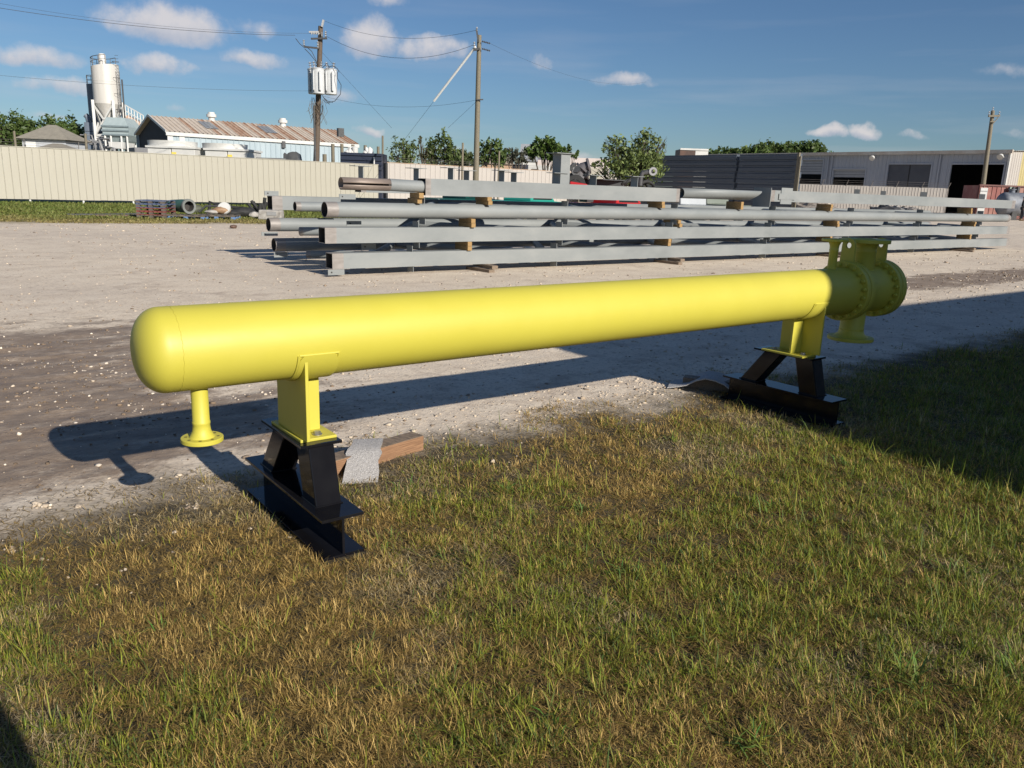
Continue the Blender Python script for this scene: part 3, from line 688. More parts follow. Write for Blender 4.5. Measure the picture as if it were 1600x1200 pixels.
# ------------------------------------------------------------------ fabricated steel stacked across the yard
TF, TR = 13.5, 16.5
def sq_tube(m, x0, x1, yc, z0, z1, wall=.012, mi=0, ei=1, ends=.22):
    """open-ended square tube with a bare band at each end"""
    h = (z1-z0); y0, y1 = yc, yc+h
    for (a, b, k) in ((x0, x0+ends, ei), (x0+ends, x1-ends, mi), (x1-ends, x1, ei)):
        m.add([(a,y0,z0),(b,y0,z0),(b,y0,z1),(a,y0,z1)], [(0,1,2,3)], k); m.add([(a,y1,z0),(b,y1,z0),(b,y1,z1),(a,y1,z1)], [(3,2,1,0)], k)
        m.add([(a,y0,z1),(b,y0,z1),(b,y1,z1),(a,y1,z1)], [(0,1,2,3)], k); m.add([(a,y0,z0),(b,y0,z0),(b,y1,z0),(a,y1,z0)], [(3,2,1,0)], k)
    w_ = wall
    for x, dx in ((x0, .9), (x1, -.9)):
        o = [(y0,z0),(y1,z0),(y1,z1),(y0,z1)]; i = [(y0+w_,z0+w_),(y1-w_,z0+w_),(y1-w_,z1-w_),(y0+w_,z1-w_)]
        vs = [(x, *p) for p in o]+[(x, *p) for p in i]+[(x+dx, *p) for p in i]
        m.add(vs, [(k, (k+1) % 4, 4+(k+1) % 4, 4+k) for k in range(4)], ei)
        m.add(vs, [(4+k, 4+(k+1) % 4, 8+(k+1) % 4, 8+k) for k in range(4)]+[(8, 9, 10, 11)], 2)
def pipe(m, a, b, r, ends=.22, n=28, mi=0, ei=1, wall=.010):
    a, b = Vector(a), Vector(b); d = (b-a).normalized(); L = (b-a).length
    if ends > 0:
        m.lathe(a, d, [(0, r), (ends, r)], n, ei); m.lathe(a, d, [(ends, r), (L-ends, r)], n, mi); m.lathe(a, d, [(L-ends, r), (L, r)], n, ei)
    else: m.lathe(a, d, [(0, r), (L, r)], n, mi)
    for o, dd in ((a, d), (b, -d)):
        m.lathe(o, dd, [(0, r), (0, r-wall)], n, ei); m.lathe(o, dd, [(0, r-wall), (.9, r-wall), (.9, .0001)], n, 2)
PM = [GAL, BARE, DARKIN]
def lug(m, x, y, z, w_=.16, h=.10):   # small plate with a hole, standing across the member
    m.box(x-.005, x+.005, y, y+w_, z, z+h)
LUGX = [7.92, 11.55, 15.11, 19.09, 23.03, 27.28, 31.77]
def truss(idx, z0, front, rear, label, braces, lugs_up=True, r_front=None):
    t = thing('steel_truss', label, 'steel truss', (20, 15, z0), 'grey steel trusses stacked across the yard')
    x0 = {0: 6.12, 1: 5.99, 2: 6.05}[idx]; x1 = {0: 34.5, 1: 34.35, 2: 34.3}[idx]; h = .28
    m = MB()
    if front == 'sq': sq_tube(m, x0, x1, TF, z0, z0+h)
    else: pipe(m, (x0, TF+h/2, z0+h/2), (x1, TF+h/2, z0+h/2), h/2)
    m.build('front_chord', PM, t, 40)
    m = MB(); zr = z0+.06 if idx == 0 else z0+.02
    if rear == 'sq': sq_tube(m, 6.17, x1, TR, zr, zr+h)
    else: pipe(m, (6.12+.1*(idx == 0), TR+h/2, zr+h/2), (x1, TR+h/2, zr+h/2), h/2)
    m.build('rear_chord', PM, t, 40)
    # zigzag of round braces between the chords
    zc = z0+h/2+.03; ra = .085; k = 0; x = 7.0+idx*.55
    while x < 33:
        a, b = ((x, TF+.2, zc), (x+1.95, TR, zc)) if k % 2 == 0 else ((x, TR, zc), (x+1.95, TF+.2, zc))
        m = MB(); m.tube([a, b], ra, 14, False); m.build('brace', GAL, t, 40); x += 2.12; k += 1
    for (a, b, r) in braces:
        m = MB(); pipe(m, a, b, r, .1, 20); m.build('brace', PM, t, 40)
    for x in LUGX:
        m = MB(); xx = x+.13*(idx-1)
        lug(m, xx, TF+.02, z0+h+.001, .22, .11); m.build('lug_plate', GAL, t)
        m = MB(); lug(m, xx+.02, TF+.02, z0-.112, .22, .11); m.build('lug_plate', GAL, t)
    return t
B = {0: [((6.52, 15.6, .225), (8.5, 13.95, .30), .075)], 1: [((6.38, 15.6, .685), (8.4, 13.9, .77), .085)], 2: [((6.09, 15.1, 1.19), (10.5, 15.1, 1.19), .092)]}
T0 = truss(0, .14, 'sq', 'round', 'lowest truss of the grey steel stack with square front tube just above the gravel', B[0])
T1 = truss(1, .60, 'sq', 'round', 'second truss up in the grey steel stack with square front tube', B[1])
T2 = truss(2, 1.05, 'round', 'sq', 'third truss up in the grey steel stack with long round front pipe', B[2])
def end_plates():
    """small drilled plates welded at the open ends"""
    def drilled(x0, x1, y, z0, z1, parent, name='end_plate'):
        m = MB(); m.box(x0, x1, y-.006, y+.006, z0, z1)
        o = m.build(name, GAL, parent); mm = MB(); mm.lathe((x0+.07, y-.0075, (z0+z1)/2), (0, 1, 0), [(0, .0001), (0, .016)], 10); mm.build('hole', DARKIN, o)
    drilled(6.02, 6.34, TF-.02, .035, .135, T0); drilled(6.20, 6.50, TR+.1, .08, .19, T0); drilled(5.95, 6.30, TR+.1, .53, .61, T1)
    drilled(6.03, 6.33, TR+.05, 1.355, 1.45, T2); drilled(7.25, 7.62, 15.6, 1.335, 1.44, T2)
    drilled(6.9, 7.2, 13.9, .44, .56, T0); drilled(6.6, 6.9, 13.9, .89, .98, T1)
end_plates()
def columns():
    # round stub pipe welded into a square column, with beam seats on it
    t = thing('steel_column', 'top grey square steel column with slotted round pipe end and a tall welded stub', 'steel column', (11, TF, 1.48), 'steel columns on top of the stack')
    m = MB(); pipe(m, (7.35, TF+.15, 1.66), (8.2, TF+.15, 1.64), .112, 0, 28)
    m.build('stub_pipe', PM, t, 40)
    # brown slotted end
    m = MB(); n = 28; vs = []; fs = []
    for x in (6.38, 7.35):
        for k in range(n+1):
            a = math.pi+.16+(2*math.pi-.32)*k/n; vs.append((x, TF+.15+.112*math.cos(a), 1.655+.112*math.sin(a)))
    fs += [(k, k+1, n+2+k, n+1+k) for k in range(n)]; m.add(vs, fs)
    o = m.build('slotted_end', RUSTP, t, 60, recalc=False); so = o.modifiers.new('wall', 'SOLIDIFY'); so.thickness = .01
    m = MB(); sq_tube(m, 8.06, 15.25, TF, 1.485, 1.80, ends=.12); m.build('square_tube', PM, t, 40)
    m = MB(); m.box(11.43, 11.445, TF+.02, TF+.30, 1.801, 2.43); m.box(11.445, 11.70, TF+.03, TF+.045, 1.801, 2.43); m.box(11.445, 11.70, TF+.25, TF+.265, 1.801, 2.43)
    m.build('tall_stub', GAL, t); MB().box(11.28, 11.78, TF-.02, TF+.34, 2.43, 2.445).build('stub_cap', GAL, t)
    def seat(px, py, pxl, y, t, z0=1.801):
        p = pt(px, py, y); x = p[0]; z = p[2]
        m = MB(); m.box(x, x+.012, y, y+.22, z0, z-.012); o = m.build('beam_seat', GAL, t)
        MB().box(x-.19, x+.2, y-.03, y+.25, z-.012, z).build('seat_plate', GAL, o)
    for (px, py) in ((876, 270), (932, 273.5), (997, 275.5)): seat(px, py, 0, TF+.03, t)
    # second column behind, carrying more seats
    t2 = thing('steel_column', 'grey square steel column lying behind the slotted one on the stack', 'steel column', (11, 15.6, 1.48), 'steel columns on top of the stack')
    m = MB(); sq_tube(m, 7.75, 16.5, 15.6, 1.485, 1.77, ends=.12); m.build('square_tube', PM, t2, 40)
    for (px, py) in ((567, 259), (654, 262.5), (708, 262), (733, 266), (788, 266), (807, 269)): seat(px, py, 0, 15.65, t2, 1.771)
    # short loose pipe with a mitred end
    t3 = thing('pipe_offcut', 'short grey pipe with mitred end on top of the stack', 'pipe', (16.8, TF, 1.55))
    m = MB(); n = 28; vs = []; fs = []; r = .125; yc = TF+.13; zc = 1.70
    for e in (0, 1):
        for k in range(n):
            a = 2*math.pi*k/n; x = 15.42 if e == 0 else 18.35+math.sin(a)*.28*(1)
            vs.append((x, yc+r*math.cos(a), zc+r*math.sin(a)))
    fs = [(k, (k+1) % n, n+(k+1) % n, n+k) for k in range(n)]; m.add(vs, fs)
    o = m.build('pipe_wall', GAL, t3, 40); so = o.modifiers.new('wall', 'SOLIDIFY'); so.thickness = .008
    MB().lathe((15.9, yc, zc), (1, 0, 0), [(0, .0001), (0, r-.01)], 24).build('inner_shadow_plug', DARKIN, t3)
    t4 = thing('steel_column', 'pale grey square steel column with dark end plate and cross bracket on top of the stack', 'steel column', (26, TF, 1.5), 'steel columns on top of the stack')
    m = MB(); sq_tube(m, 18.78, 34.45, TF, 1.56, 1.86, ends=.3); m.build('square_tube', PM, t4, 40)
    MB().box(18.755, 18.775, TF-.10, TF+.46, 1.42, 1.92).build('end_plate', GAL, t4)
    p = pt(1222, 296, TF-.03); q = pt(1233, 322, TF-.03)
    m = MB(); m.box(p[0], q[0]+.1, TF-.022, TF-.006, 1.50, 1.935); m.box(p[0]-.1, q[0]+.25, TF-.032, TF-.022, 1.62, 1.78); m.build('cross_bracket', GAL, t4)
    for px, py, w_ in ((1346, 299, .3), (1387, 301.5, .3), (1450, 303, .45), (1541, 306, .5)):
        p = pt(px, py, TF+.2); o = MB().box(p[0]-w_/2, p[0]+w_/2, TF+.34, TF+.352, 1.55, p[2]+.06).build('drilled_plate', pm('dark_primer_plate', (.05, .055, .06)), t4)
columns()
# dunnage blocks between the layers
def blocks():
    proto = None
    def place(px, py, z, label, n2, mat, yoff=-.03, L=.5, hh=.085):
        nonlocal proto
        x = pt(px, py, TF-.05)[0]
        names = ['upper', 'lower'] if n2 == 2 else ['single']
        for k, nm in enumerate(names):
            zz = z+(n2-1-k)*hh
            o = MB().box(-.05, .05, 0, L, .001, hh-.001).build('wood_block', mat, None, None, .006) if True else None
            o.location = (x+random.uniform(-.01, .01), TF+yoff+random.uniform(-.05, .02), zz); o.rotation_euler = (0, 0, random.uniform(-.07, -.01))
            tag(o, (f'{nm} sawn wood block {label}' if n2 == 2 else f'sawn wood block {label}'), 'wood block', 'wood blocks in the steel stack')
    where = ['near the domed end', 'at mid stack', 'near the flanged end', 'at the far tip']
    for i, (px, py) in enumerate(((765, 315), (1037, 320), (1300, 325), (1518, 328))):
        place(px, py, 1.33, 'under the top column, '+['below the seats', 'where the two columns meet', 'below the cross bracketed column', 'below the far tip of the column'][i], 2, WOOD, hh=.078 if i < 2 else .1)
    place(658, 304, 1.33, 'under the slotted pipe end', 2, WOOD, hh=.1, L=.4); place(1161, 315, 1.33, 'under the mitred pipe', 1, WOOD, hh=.2)
    for i, (px, py) in enumerate(((740, 351), (1063, 351), (1310, 350), (1525, 350))):
        place(px, py, .881, 'under the round pipe layer '+['near its open end', 'behind the middle of the vessel', 'above the flanged joint', 'at its far end'][i], 2, WOOD)
    for i, (px, py) in enumerate(((735, 388), (1047, 382), (1300, 379), (1517, 375))):
        place(px, py, .421, 'under the second square tube layer '+['near its open end', 'behind the middle of the vessel', 'behind the top nozzles', 'at its far end'][i], 2, WOOD, hh=.089)
    for i, (px, py) in enumerate(((750, 427), (1043, 412), (1295, 400), (1502, 397))):
        x = pt(px, py, TF)[0]
        for k, (dx, dz, ang) in enumerate(((0, .0, .1), (.12, .075, -.2))):
            o = MB().box(-.07, .07, -.35, .45, .0, .068).build('wood_block', WOOD2, None, None, .006); o.location = (x+dx, TF-.05, dz-.006+.004*(k)); o.rotation_euler = (0, 0, ang*.4)
            tag(o, ['grey weathered ground block', 'crooked weathered block lying askew'][k]+' under the lowest tube '+['near its open end', 'behind the middle of the vessel', 'behind the top nozzles', 'at its far end'][i], 'wood block', 'wood blocks in the steel stack')
    for px in (700, 1000, 1300):   # rear supports, seen only in gaps
        x = pt(px, 400, TR)[0]
        o = MB().box(-.1, .1, -.1, .5, 0, .19).build('wood_block', WOOD2); o.location = (x, TR-.05, 0)
        tag(o, 'weathered wood block under the rear pipe of the lowest truss '+{700: 'towards its open end', 1000: 'at its middle', 1300: 'behind the nozzles'}[px], 'wood block', 'rear wood blocks of the steel stack')
blocks()

# ------------------------------------------------------------------ the shed whose shade falls over the flanged end
CREAM = pm('cream_sheet_metal', (.385, .36, .30), (.36, .335, .275), 1.2, .5, 0, .05, .003, stretch=(1, 1, .3))
CREAM2 = pm('pale_sheet_metal', (.42, .39, .355), (.38, .35, .325), .9, .5, 0, .05, .003, stretch=(1, 1, .3))
WHITE = pm('white_painted_metal', (.60, .595, .575), (.52, .515, .495), 1.5, .45)
RUST = pm('rust_streak', (.26, .10, .045), (.36, .19, .10), 3, .8)
def corrug(m, P, Q, z0, z1, pitch=.3, depth=.04, out=None, mi=0):
    """ribbed sheet from P to Q (plan), standing between z0 and z1; ribs stand out on side 'out'"""
    P, Q = Vector((P[0], P[1], 0)), Vector((Q[0], Q[1], 0)); d = (Q-P); L = d.length; d.normalize(); n = Vector((-d.y, d.x, 0))
    if out is not None and n.dot(Vector((out[0], out[1], 0))) < 0: n = -n
    k = max(1, int(L/pitch)); p = L/k; pts = []
    for i in range(k):
        a = i*p
        for f, o in ((0, 0), (.72, 0), (.79, depth), (.93, depth)): pts.append(P+d*(a+f*p)+n*o)
    pts.append(Q)
    vs = [(q.x, q.y, z0) for q in pts]+[(q.x, q.y, z1) for q in pts]; N = len(pts)
    m.add(vs, [(i, i+1, N+i+1, N+i) for i in range(N-1)], mi)
def shade_shed():
    t = thing('metal_warehouse', 'tall cream metal warehouse casting the big shadow over the flanged end', 'warehouse', (6.05, -4, 0))
    x0, x1, y0, y1, h = 6.14, 46, -26, -4.0, 5.0; xb = x0-2.0; xm = x0-.92
    m = MB(); corrug(m, (x0, y1), (x1, y1), 0, h, .3, .03, (0, 1)); corrug(m, (xb, y0), (x0, y1), 0, h, .3, .03, (-1, 0)); corrug(m, (x1, y0), (x1, y1), 0, h, .3, .03, (1, 0)); corrug(m, (xb, y0), (x1, y0), 0, h, .3, .03, (0, -1))
    m.build('wall', CREAM, t)
    m = MB(); ym = (y0+y1)/2; m.add([(x0-.05, y1+.05, h), (x1, y1+.05, h), (x1, ym, h+.5), (xm-.05, ym, h+.5), (x1, y0, h), (xb-.05, y0, h)], [(0, 1, 2, 3), (3, 2, 4, 5)]); m.add([(x0, y1, h), (xm, ym, h+.48), (xb, y0, h)], [(0, 1, 2)])
    m.build('roof', WHITE, t)
    MB().box(x0-.02, x1, y1+.04, y1+.10, h-.12, h+.02).build('gutter', WHITE, t)
    m = MB(); m.box(14, 18, y1+.035, y1+.06, 0, 3.8); m.build('roller_door', WHITE, t)
shade_shed()

# ------------------------------------------------------------------ fences
def panel_fence(label, s0, s1, t_, z0, z1, pitch, mat, posts, rail_mat, post_z=0., sink=0.):
    f = thing('metal_fence', label, 'fence', (s0, t_, 0), 'metal fences round the yard')
    n = int(round((s1-s0)/pitch)); p = (s1-s0)/n; proto = None
    for i in range(n):
        if proto is None:
            m = MB(); m.add([(.006,0,z0),(p-.03,0,z0),(p-.022,-.028,z0),(p-.006,-.028,z0),(p-.002,0,z0)]+[(.006,0,z1),(p-.03,0,z1),(p-.022,-.028,z1),(p-.006,-.028,z1),(p-.002,0,z1)],
                            [(k, k+1, k+6, k+5) for k in range(4)])
            proto = m.build('panel', mat, None, recalc=False); proto.parent = f; proto.location = (0, 0, 0)
        else: q = share(proto, 'panel', f, (i*p, random.uniform(-.004, .004), random.uniform(-.01, .01))); q.rotation_euler = (random.uniform(-.002, .002), 0, random.uniform(-.012, .012))
    MB().box(s0, s1, t_+.03, t_+.10, z0+.15, z0+.25).build('rail', rail_mat, f); MB().box(s0, s1, t_+.03, t_+.10, z1-.35, z1-.25).build('rail', rail_mat, f)
    MB().box(s0-.02, s1+.02, t_-.035, t_+.11, z1+.001, z1+.035).build('top_trim', rail_mat, f)
    pr = None
    for s in posts:
        if pr is None: pr = MB().box(-.045, .045, .04, .13, -.05, z1-.02).build('post', WHITE, None); pr.parent = f; pr.location = (s-s0, 0, 0)
        else: share(pr, 'post', f, (s-s0, 0, 0))
    return f
fl = panel_fence('long cream ribbed metal fence behind the pallets with a dark gap along its foot', -7.4, 26.9, 51.5, .19, 2.92, .353, CREAM, [5.70+2.62*k for k in range(-5, 9)], CREAM)
fm = panel_fence('paler ribbed metal fence with rusty top edge behind the middle of the steel stack', 28.3, 54.5, 54, .15, 3.17, .44, CREAM2, [28.4+2.6*k for k in range(11)], pm('rusty_trim', (.42, .27, .17), (.5, .40, .3), 3, .8))
def strands(f, s0, s1, t_, z1, posts):
    st = pm('galv_wire', (.20, .19, .18), (.14, .12, .11), 5, .6)
    m = MB()
    for s in posts: m.bar((s, t_+.08, z1-.05), (s, t_-.10, z1+.42), .035, .035)
    m.build('wire_arm', st, f)['kind'] = 'stuff'
    for k in range(3):
        m = MB(); y = t_+.04-.06*k; z = z1+.12+.13*k
        m.tube([(s, y, z-.03*math.sin((s-s0)*1.2)**2) for s in np.arange(s0, s1, .9)], .0065, 4, False); m.build('barbed_wire', st, f)
strands(fl, -7.4, 9.2, 51.5, 2.92, [5.7+2.62*k for k in range(-5, 2)]); strands(fm, 28.3, 54.5, 54, 3.17, [28.4+2.6*k for k in range(11)])
o = MB().box(27.0, 28.25, 52.6, 52.7, .1, 3.1).build('fence_end_post', pm('black_steel', (.02, .02, .022)), fl); 
def right_fence():
    A = pt(1247, 288, 38.0); Bq = pt(1481, 294.5, 29.2); z1 = (A[2]+Bq[2])/2
    f = thing('metal_fence', 'short pale ribbed metal fence in front of the open bay building', 'fence', tuple(A*[1, 1, 0]), 'metal fences round the yard')
    m = MB(); corrug(m, A, Bq, .75, z1, .21, .02, (-1, 0)); m.build('ribbed_sheet', CREAM2, f)
    m = MB(); m.bar((A[0]+.06, A[1], z1), (Bq[0]+.06, Bq[1], z1), .05, .05); m.build('top_rail', CREAM2, f)
    d = Vector(Bq-A); st = pm('galv_wire', (.2,.19,.18))
    for k in range(7):
        p = Vector(A)+d*(k/6); m = MB(); m.bar((p.x+.05, p.y, .4), (p.x+.05, p.y, z1), .07, .07); o = m.build('post', st, f); m = MB(); m.bar((p.x, p.y, z1), (p.x-.12, p.y-.22, z1+.42), .03, .03); m.build('wire_arm', st, o)
    for k in range(3):
        m = MB(); e = Vector((-.04*k, -.07*k, .14*k+.1)); m.tube([Vector((A[0], A[1], z1))+e, Vector((Bq[0], Bq[1], z1))+e], .007, 4, False); m.build('barbed_wire', st, f)
right_fence()

# ------------------------------------------------------------------ utility poles and lines
POLEW = wood_mat('pole_timber', (.17, .125, .09), (.10, .072, .052), (16, 16, 1.2))
POLEG = wood_mat('pole_timber_grey', (.27, .235, .17), (.18, .155, .11), (16, 16, 1.2))
PORC = pm('grey_porcelain', (.45, .45, .45), (.35, .35, .36), 8, .3)
TRAN = pm('transformer_grey', (.55, .56, .57), (.48, .49, .50), 2, .4)
WIRE = pm('black_cable', (.02, .02, .022), (.03, .03, .03), 5, .6)
STEELD = pm('dark_hardware', (.08, .08, .085), (.05, .05, .05), 8, .5)
CAMS = Vector(RGT); CAMS.z = 0; CAMS.normalize()      # across-view direction used to lay out cross arms
def wire(name, pts, r, label, mat=None, sag=0., parent=None):
    if len(pts) == 2 and sag:
        a, b = Vector(pts[0]), Vector(pts[1]); pts = [a.lerp(b, k/24)-Vector((0, 0, sag*4*(k/24)*(1-k/24))) for k in range(25)]
    m = MB(); m.tube(pts, r, 5, False); o = m.build(name, mat or WIRE, parent, 60)
    if parent is None: tag(o, label, 'cable')
    return o
def insul(m, a, d, n=3, r=.07, L=.34):
    prof = [(0, .02)]
    for k in range(n): h = L*(k+.5)/n; prof += [(h-L/n*.3, .025), (h, r), (h+L/n*.25, .03)]
    m.lathe(a, d, prof+[(L, .02), (L, 0)], 10)
def pole_a():
    D = 57.5; top = Vector(dep(501, 41, D)); low = Vector(dep(494.2, 252, D)); k = (top.z+.02)/(top.z-low.z); base = top.lerp(low, k)
    t = thing('utility_pole', 'dark wooden utility pole carrying grey transformer cans behind the cream fence', 'utility pole', base)
    ax = (top-base)
    m = MB(); m.tube([base+ax*f for f in np.linspace(0, 1, 9)], [.23-.07*f for f in np.linspace(0, 1, 9)], 14); m.build('pole_shaft', POLEW, t, 40)
    def P(px, py, dy=0.): return Vector(dep(px, py, D+dy))
    m = MB(); m.bar(P(503, 42, -.2), P(505.5, 31, -.2), .12, .12); m.build('pole_top_bracket', PORC, t)
    for (a, b, nm) in (((486, 60.5), (511, 60.0), 'cross_arm'), ((475, 73), (499, 75.5), 'cutout_arm'), ((483, 50), (498, 50), 'insulator_arm')):
        m = MB(); m.bar(P(*a, -.3), P(*b, -.3), .11, .11); m.build(nm, STEELD if nm != 'insulator_arm' else PORC, t)
    m = MB()
    for (px, py, h) in ((509, 59, .42), (475, 72, .4), (497, 77, .5), (503, 58, .3)): insul(m, P(px, py, -.3), (0, 0, 1), 3, .1, h)
    insul(m, P(485, 52, -.3), CAMS, 4, .12, .62); m.build('insulator', PORC, t, 40)['kind'] = 'stuff'
    # transformer bank: three cans on a bracket
    s = D/FPX
    for (px, dy, mt) in ((497.5, -.75, TRAN), (517, -.35, TRAN), (491.5, .35, TRAN)):
        c = P(px, 147 if dy != -.35 else 148, dy); r = 9.2*s; H = 36*s
        m = MB(); m.lathe(c, (0, 0, 1), [(0, 0), (0, r*.94), (.03, r), (H*.93, r), (H*.935, r*1.06), (H*.96, r*1.06), (H, r*.7), (H*1.01, 0)], 28); can = m.build('transformer_can', mt, t, 35)
        m = MB()
        for sx in (-.42, .55):
            e = c+CAMS*(r*sx)-Vector(HEAD)*r*.92; m.tube([e+Vector((0, 0, H*.1)), e+Vector((0, 0, H*.13))-Vector(HEAD)*.12, e+Vector((0, 0, H*.82))-Vector(HEAD)*.12, e+Vector((0, 0, H*.86))], .05, 8)
        m.build('cooling_tube', mt, can, 40)['kind'] = 'stuff'
        m = MB()
        for sx in (-.5, .45): insul(m, c+CAMS*(r*sx)+Vector((0, 0, H*.97)), (sx*.3, 0, 1), 3, .14, .46)
        m.build('bushing', PORC, can, 40)['kind'] = 'stuff'
    # loops of cable
    for pts in ([(512,105),(520,103),(527,107),(530,113)], [(527,112),(527,122),(533,133),(532,147),(523,158),(510,161),(505,156)], [(505,152),(512,158),(520,160)], [(503,148),(508,156),(515,163)], [(476,76),(484,84),(493,95),(498,101)], [(480,74),(487,80),(493,92),(495,100)], [(503,165),(504,172),(501,180),(499,186)], [(503,107),(508,102),(511,99),(515,106)], [(462,60),(468,68),(475,74)]):
        wire('cable_loop', [P(a, b, -.9) for a, b in pts], .022, '', WIRE, 0, t)
    a = P(490.5, 165, -.35); m = MB(); m.tube([a, Vector((a.x, a.y, 0))], .075, 8); m.build('riser_conduit', STEELD, t, 40)
    # ragged creeper hanging under the cans
    m = MB()
    for k in range(26):
        q = P(random.uniform(484, 492) if k < 17 else random.uniform(500, 507), random.uniform(150, 165), -.4); z = random.uniform(.5, 1.6)
        m.tube([q, q+Vector((random.uniform(-.25, .25), 0, -z*.5)), q+Vector((random.uniform(-.35, .35), .1, -z))], .011, 4, False)
    m.build('hanging_creeper', pm('dry_creeper', (.16, .13, .09)), t)['kind'] = 'stuff'
    return P
def pole_b():
    D = 50.5; top = Vector(dep(749, 55, D)); base = Vector(dep(747.2, 315, D)); base.z = 0; base.x, base.y = top.x-.03, top.y
    t = thing('utility_pole', 'slim grey wooden utility pole rising behind the slotted column with a white guy guard', 'utility pole', base)
    ax = top-base; m = MB(); m.tube([base+ax*f for f in np.linspace(0, 1, 9)], [.19-.06*f for f in np.linspace(0, 1, 9)], 14); m.build('pole_shaft', POLEG, t, 40)
    def P(px, py, dy=-.2): return Vector(dep(px, py, D+dy))
    m = MB(); m.bar(P(744.5, 46), P(747.5, 66), .1, .1); m.build('pole_top_bracket', STEELD, t)
    m = MB(); m.bar(P(741, 78), P(750, 76), .12, .12); m.build('side_bracket', STEELD, t)
    for (a, b) in (((753, 64.5), (766, 68)), ((753, 76), (766, 79.5))):
        m = MB(); d = (P(*b)-P(*a)); insul(m, P(*a), d, 5, .07, d.length); m.build('strain_insulator', STEELD, t, 40)
    m = MB(); insul(m, P(741, 77), (0, 0, 1), 3, .09, .42); insul(m, P(745, 50), (0, 0, 1), 2, .07, .28); m.build('insulator', PORC, t, 40)['kind'] = 'stuff'
    m = MB(); m.bar(P(745, 156), P(755, 155.5), .07, .07); m.build('lower_bracket', STEELD, t)
    a, b = P(743, 73), P(678, 158, 1.5); c = a+(b-a)*((a.z)/(a.z-b.z))
    m = MB(); m.tube([a, b], .07, 8); o = m.build('guy_guard', pm('white_plastic', (.8, .8, .8), (.75, .75, .75)), None, 40); tag(o, 'long white plastic guard on the slanting guy wire of the slim pole', 'guy guard')
    wire('guy_wire', [b, c], .008, 'thin guy wire continuing down from the white guard')
    wire('guy_wire', [P(745, 158), P(700, 200, 1.5)], .007, 'lower thin guy wire of the slim grey pole')
    return P
def pole_c():
    D = 79; top = Vector(dep(1551.5, 173, D)); low = Vector(dep(1536, 290, D)); k = (top.z-.55)/(top.z-low.z); base = top.lerp(low, k)
    t = thing('utility_pole', 'leaning wooden utility pole with a cross arm in front of the open bay building', 'utility pole', base)
    ax = top-base; m = MB(); m.tube([base+ax*f for f in np.linspace(0, 1, 7)], [.23-.07*f for f in np.linspace(0, 1, 7)], 12); m.build('pole_shaft', POLEG, t, 40)
    def P(px, py, dy=-.3): return Vector(dep(px, py, D+dy))
    m = MB(); m.bar(P(1544.5, 181.5), P(1562, 181), .16, .16); m.build('cross_arm', POLEG, t)
    m = MB(); m.bar(P(1547, 190), P(1554, 190), .1, .1); m.bar(P(1551, 194), P(1560, 183), .06, .06); m.build('brace_arm', POLEG, t)
    m = MB()
    for px in (1545, 1551, 1561): insul(m, P(px, 180.5 if px != 1551 else 174), (0, 0, 1), 2, .1, .4)
    m.build('insulator', PORC, t, 40)['kind'] = 'stuff'
PA = pole_a(); PB = pole_b(); pole_c()
wire('power_line', [PA(505.5, 32), PB(745, 47)], .009, 'top power line between the transformer pole and the slim pole', sag=.75)
wire('power_line', [PA(509, 56), PB(741, 70)], .011, 'middle power line sagging between the transformer pole and the slim pole', sag=1.05)
wire('power_line', [PA(505, 150), PB(746, 156)], .007, 'low telephone line between the transformer pole and the slim pole', sag=.55)
wire('power_line', [PA(497, 75), Vector(dep(612, 200, 60))], .008, 'thin guy line slanting down from the transformer pole to the trees')
wire('power_line', [PA(461, 55), Vector(dep(-40, 6, 46))], .013, 'thick power line crossing the sky above the silo', sag=.35)
wire('power_line', [PA(500, 52), Vector(dep(-40, -2, 50))], .007, 'thin upper power line crossing the sky above the silo', sag=.5)
wire('power_line', [PA(490, 142), Vector(dep(-40, 114, 46))], .007, 'low thin line passing across the silo', sag=.25)
wire('power_line', [PB(766, 68), Vector(dep(1010, 128, 95))], .006, 'faint line running off beyond the slim pole', sag=1.0)

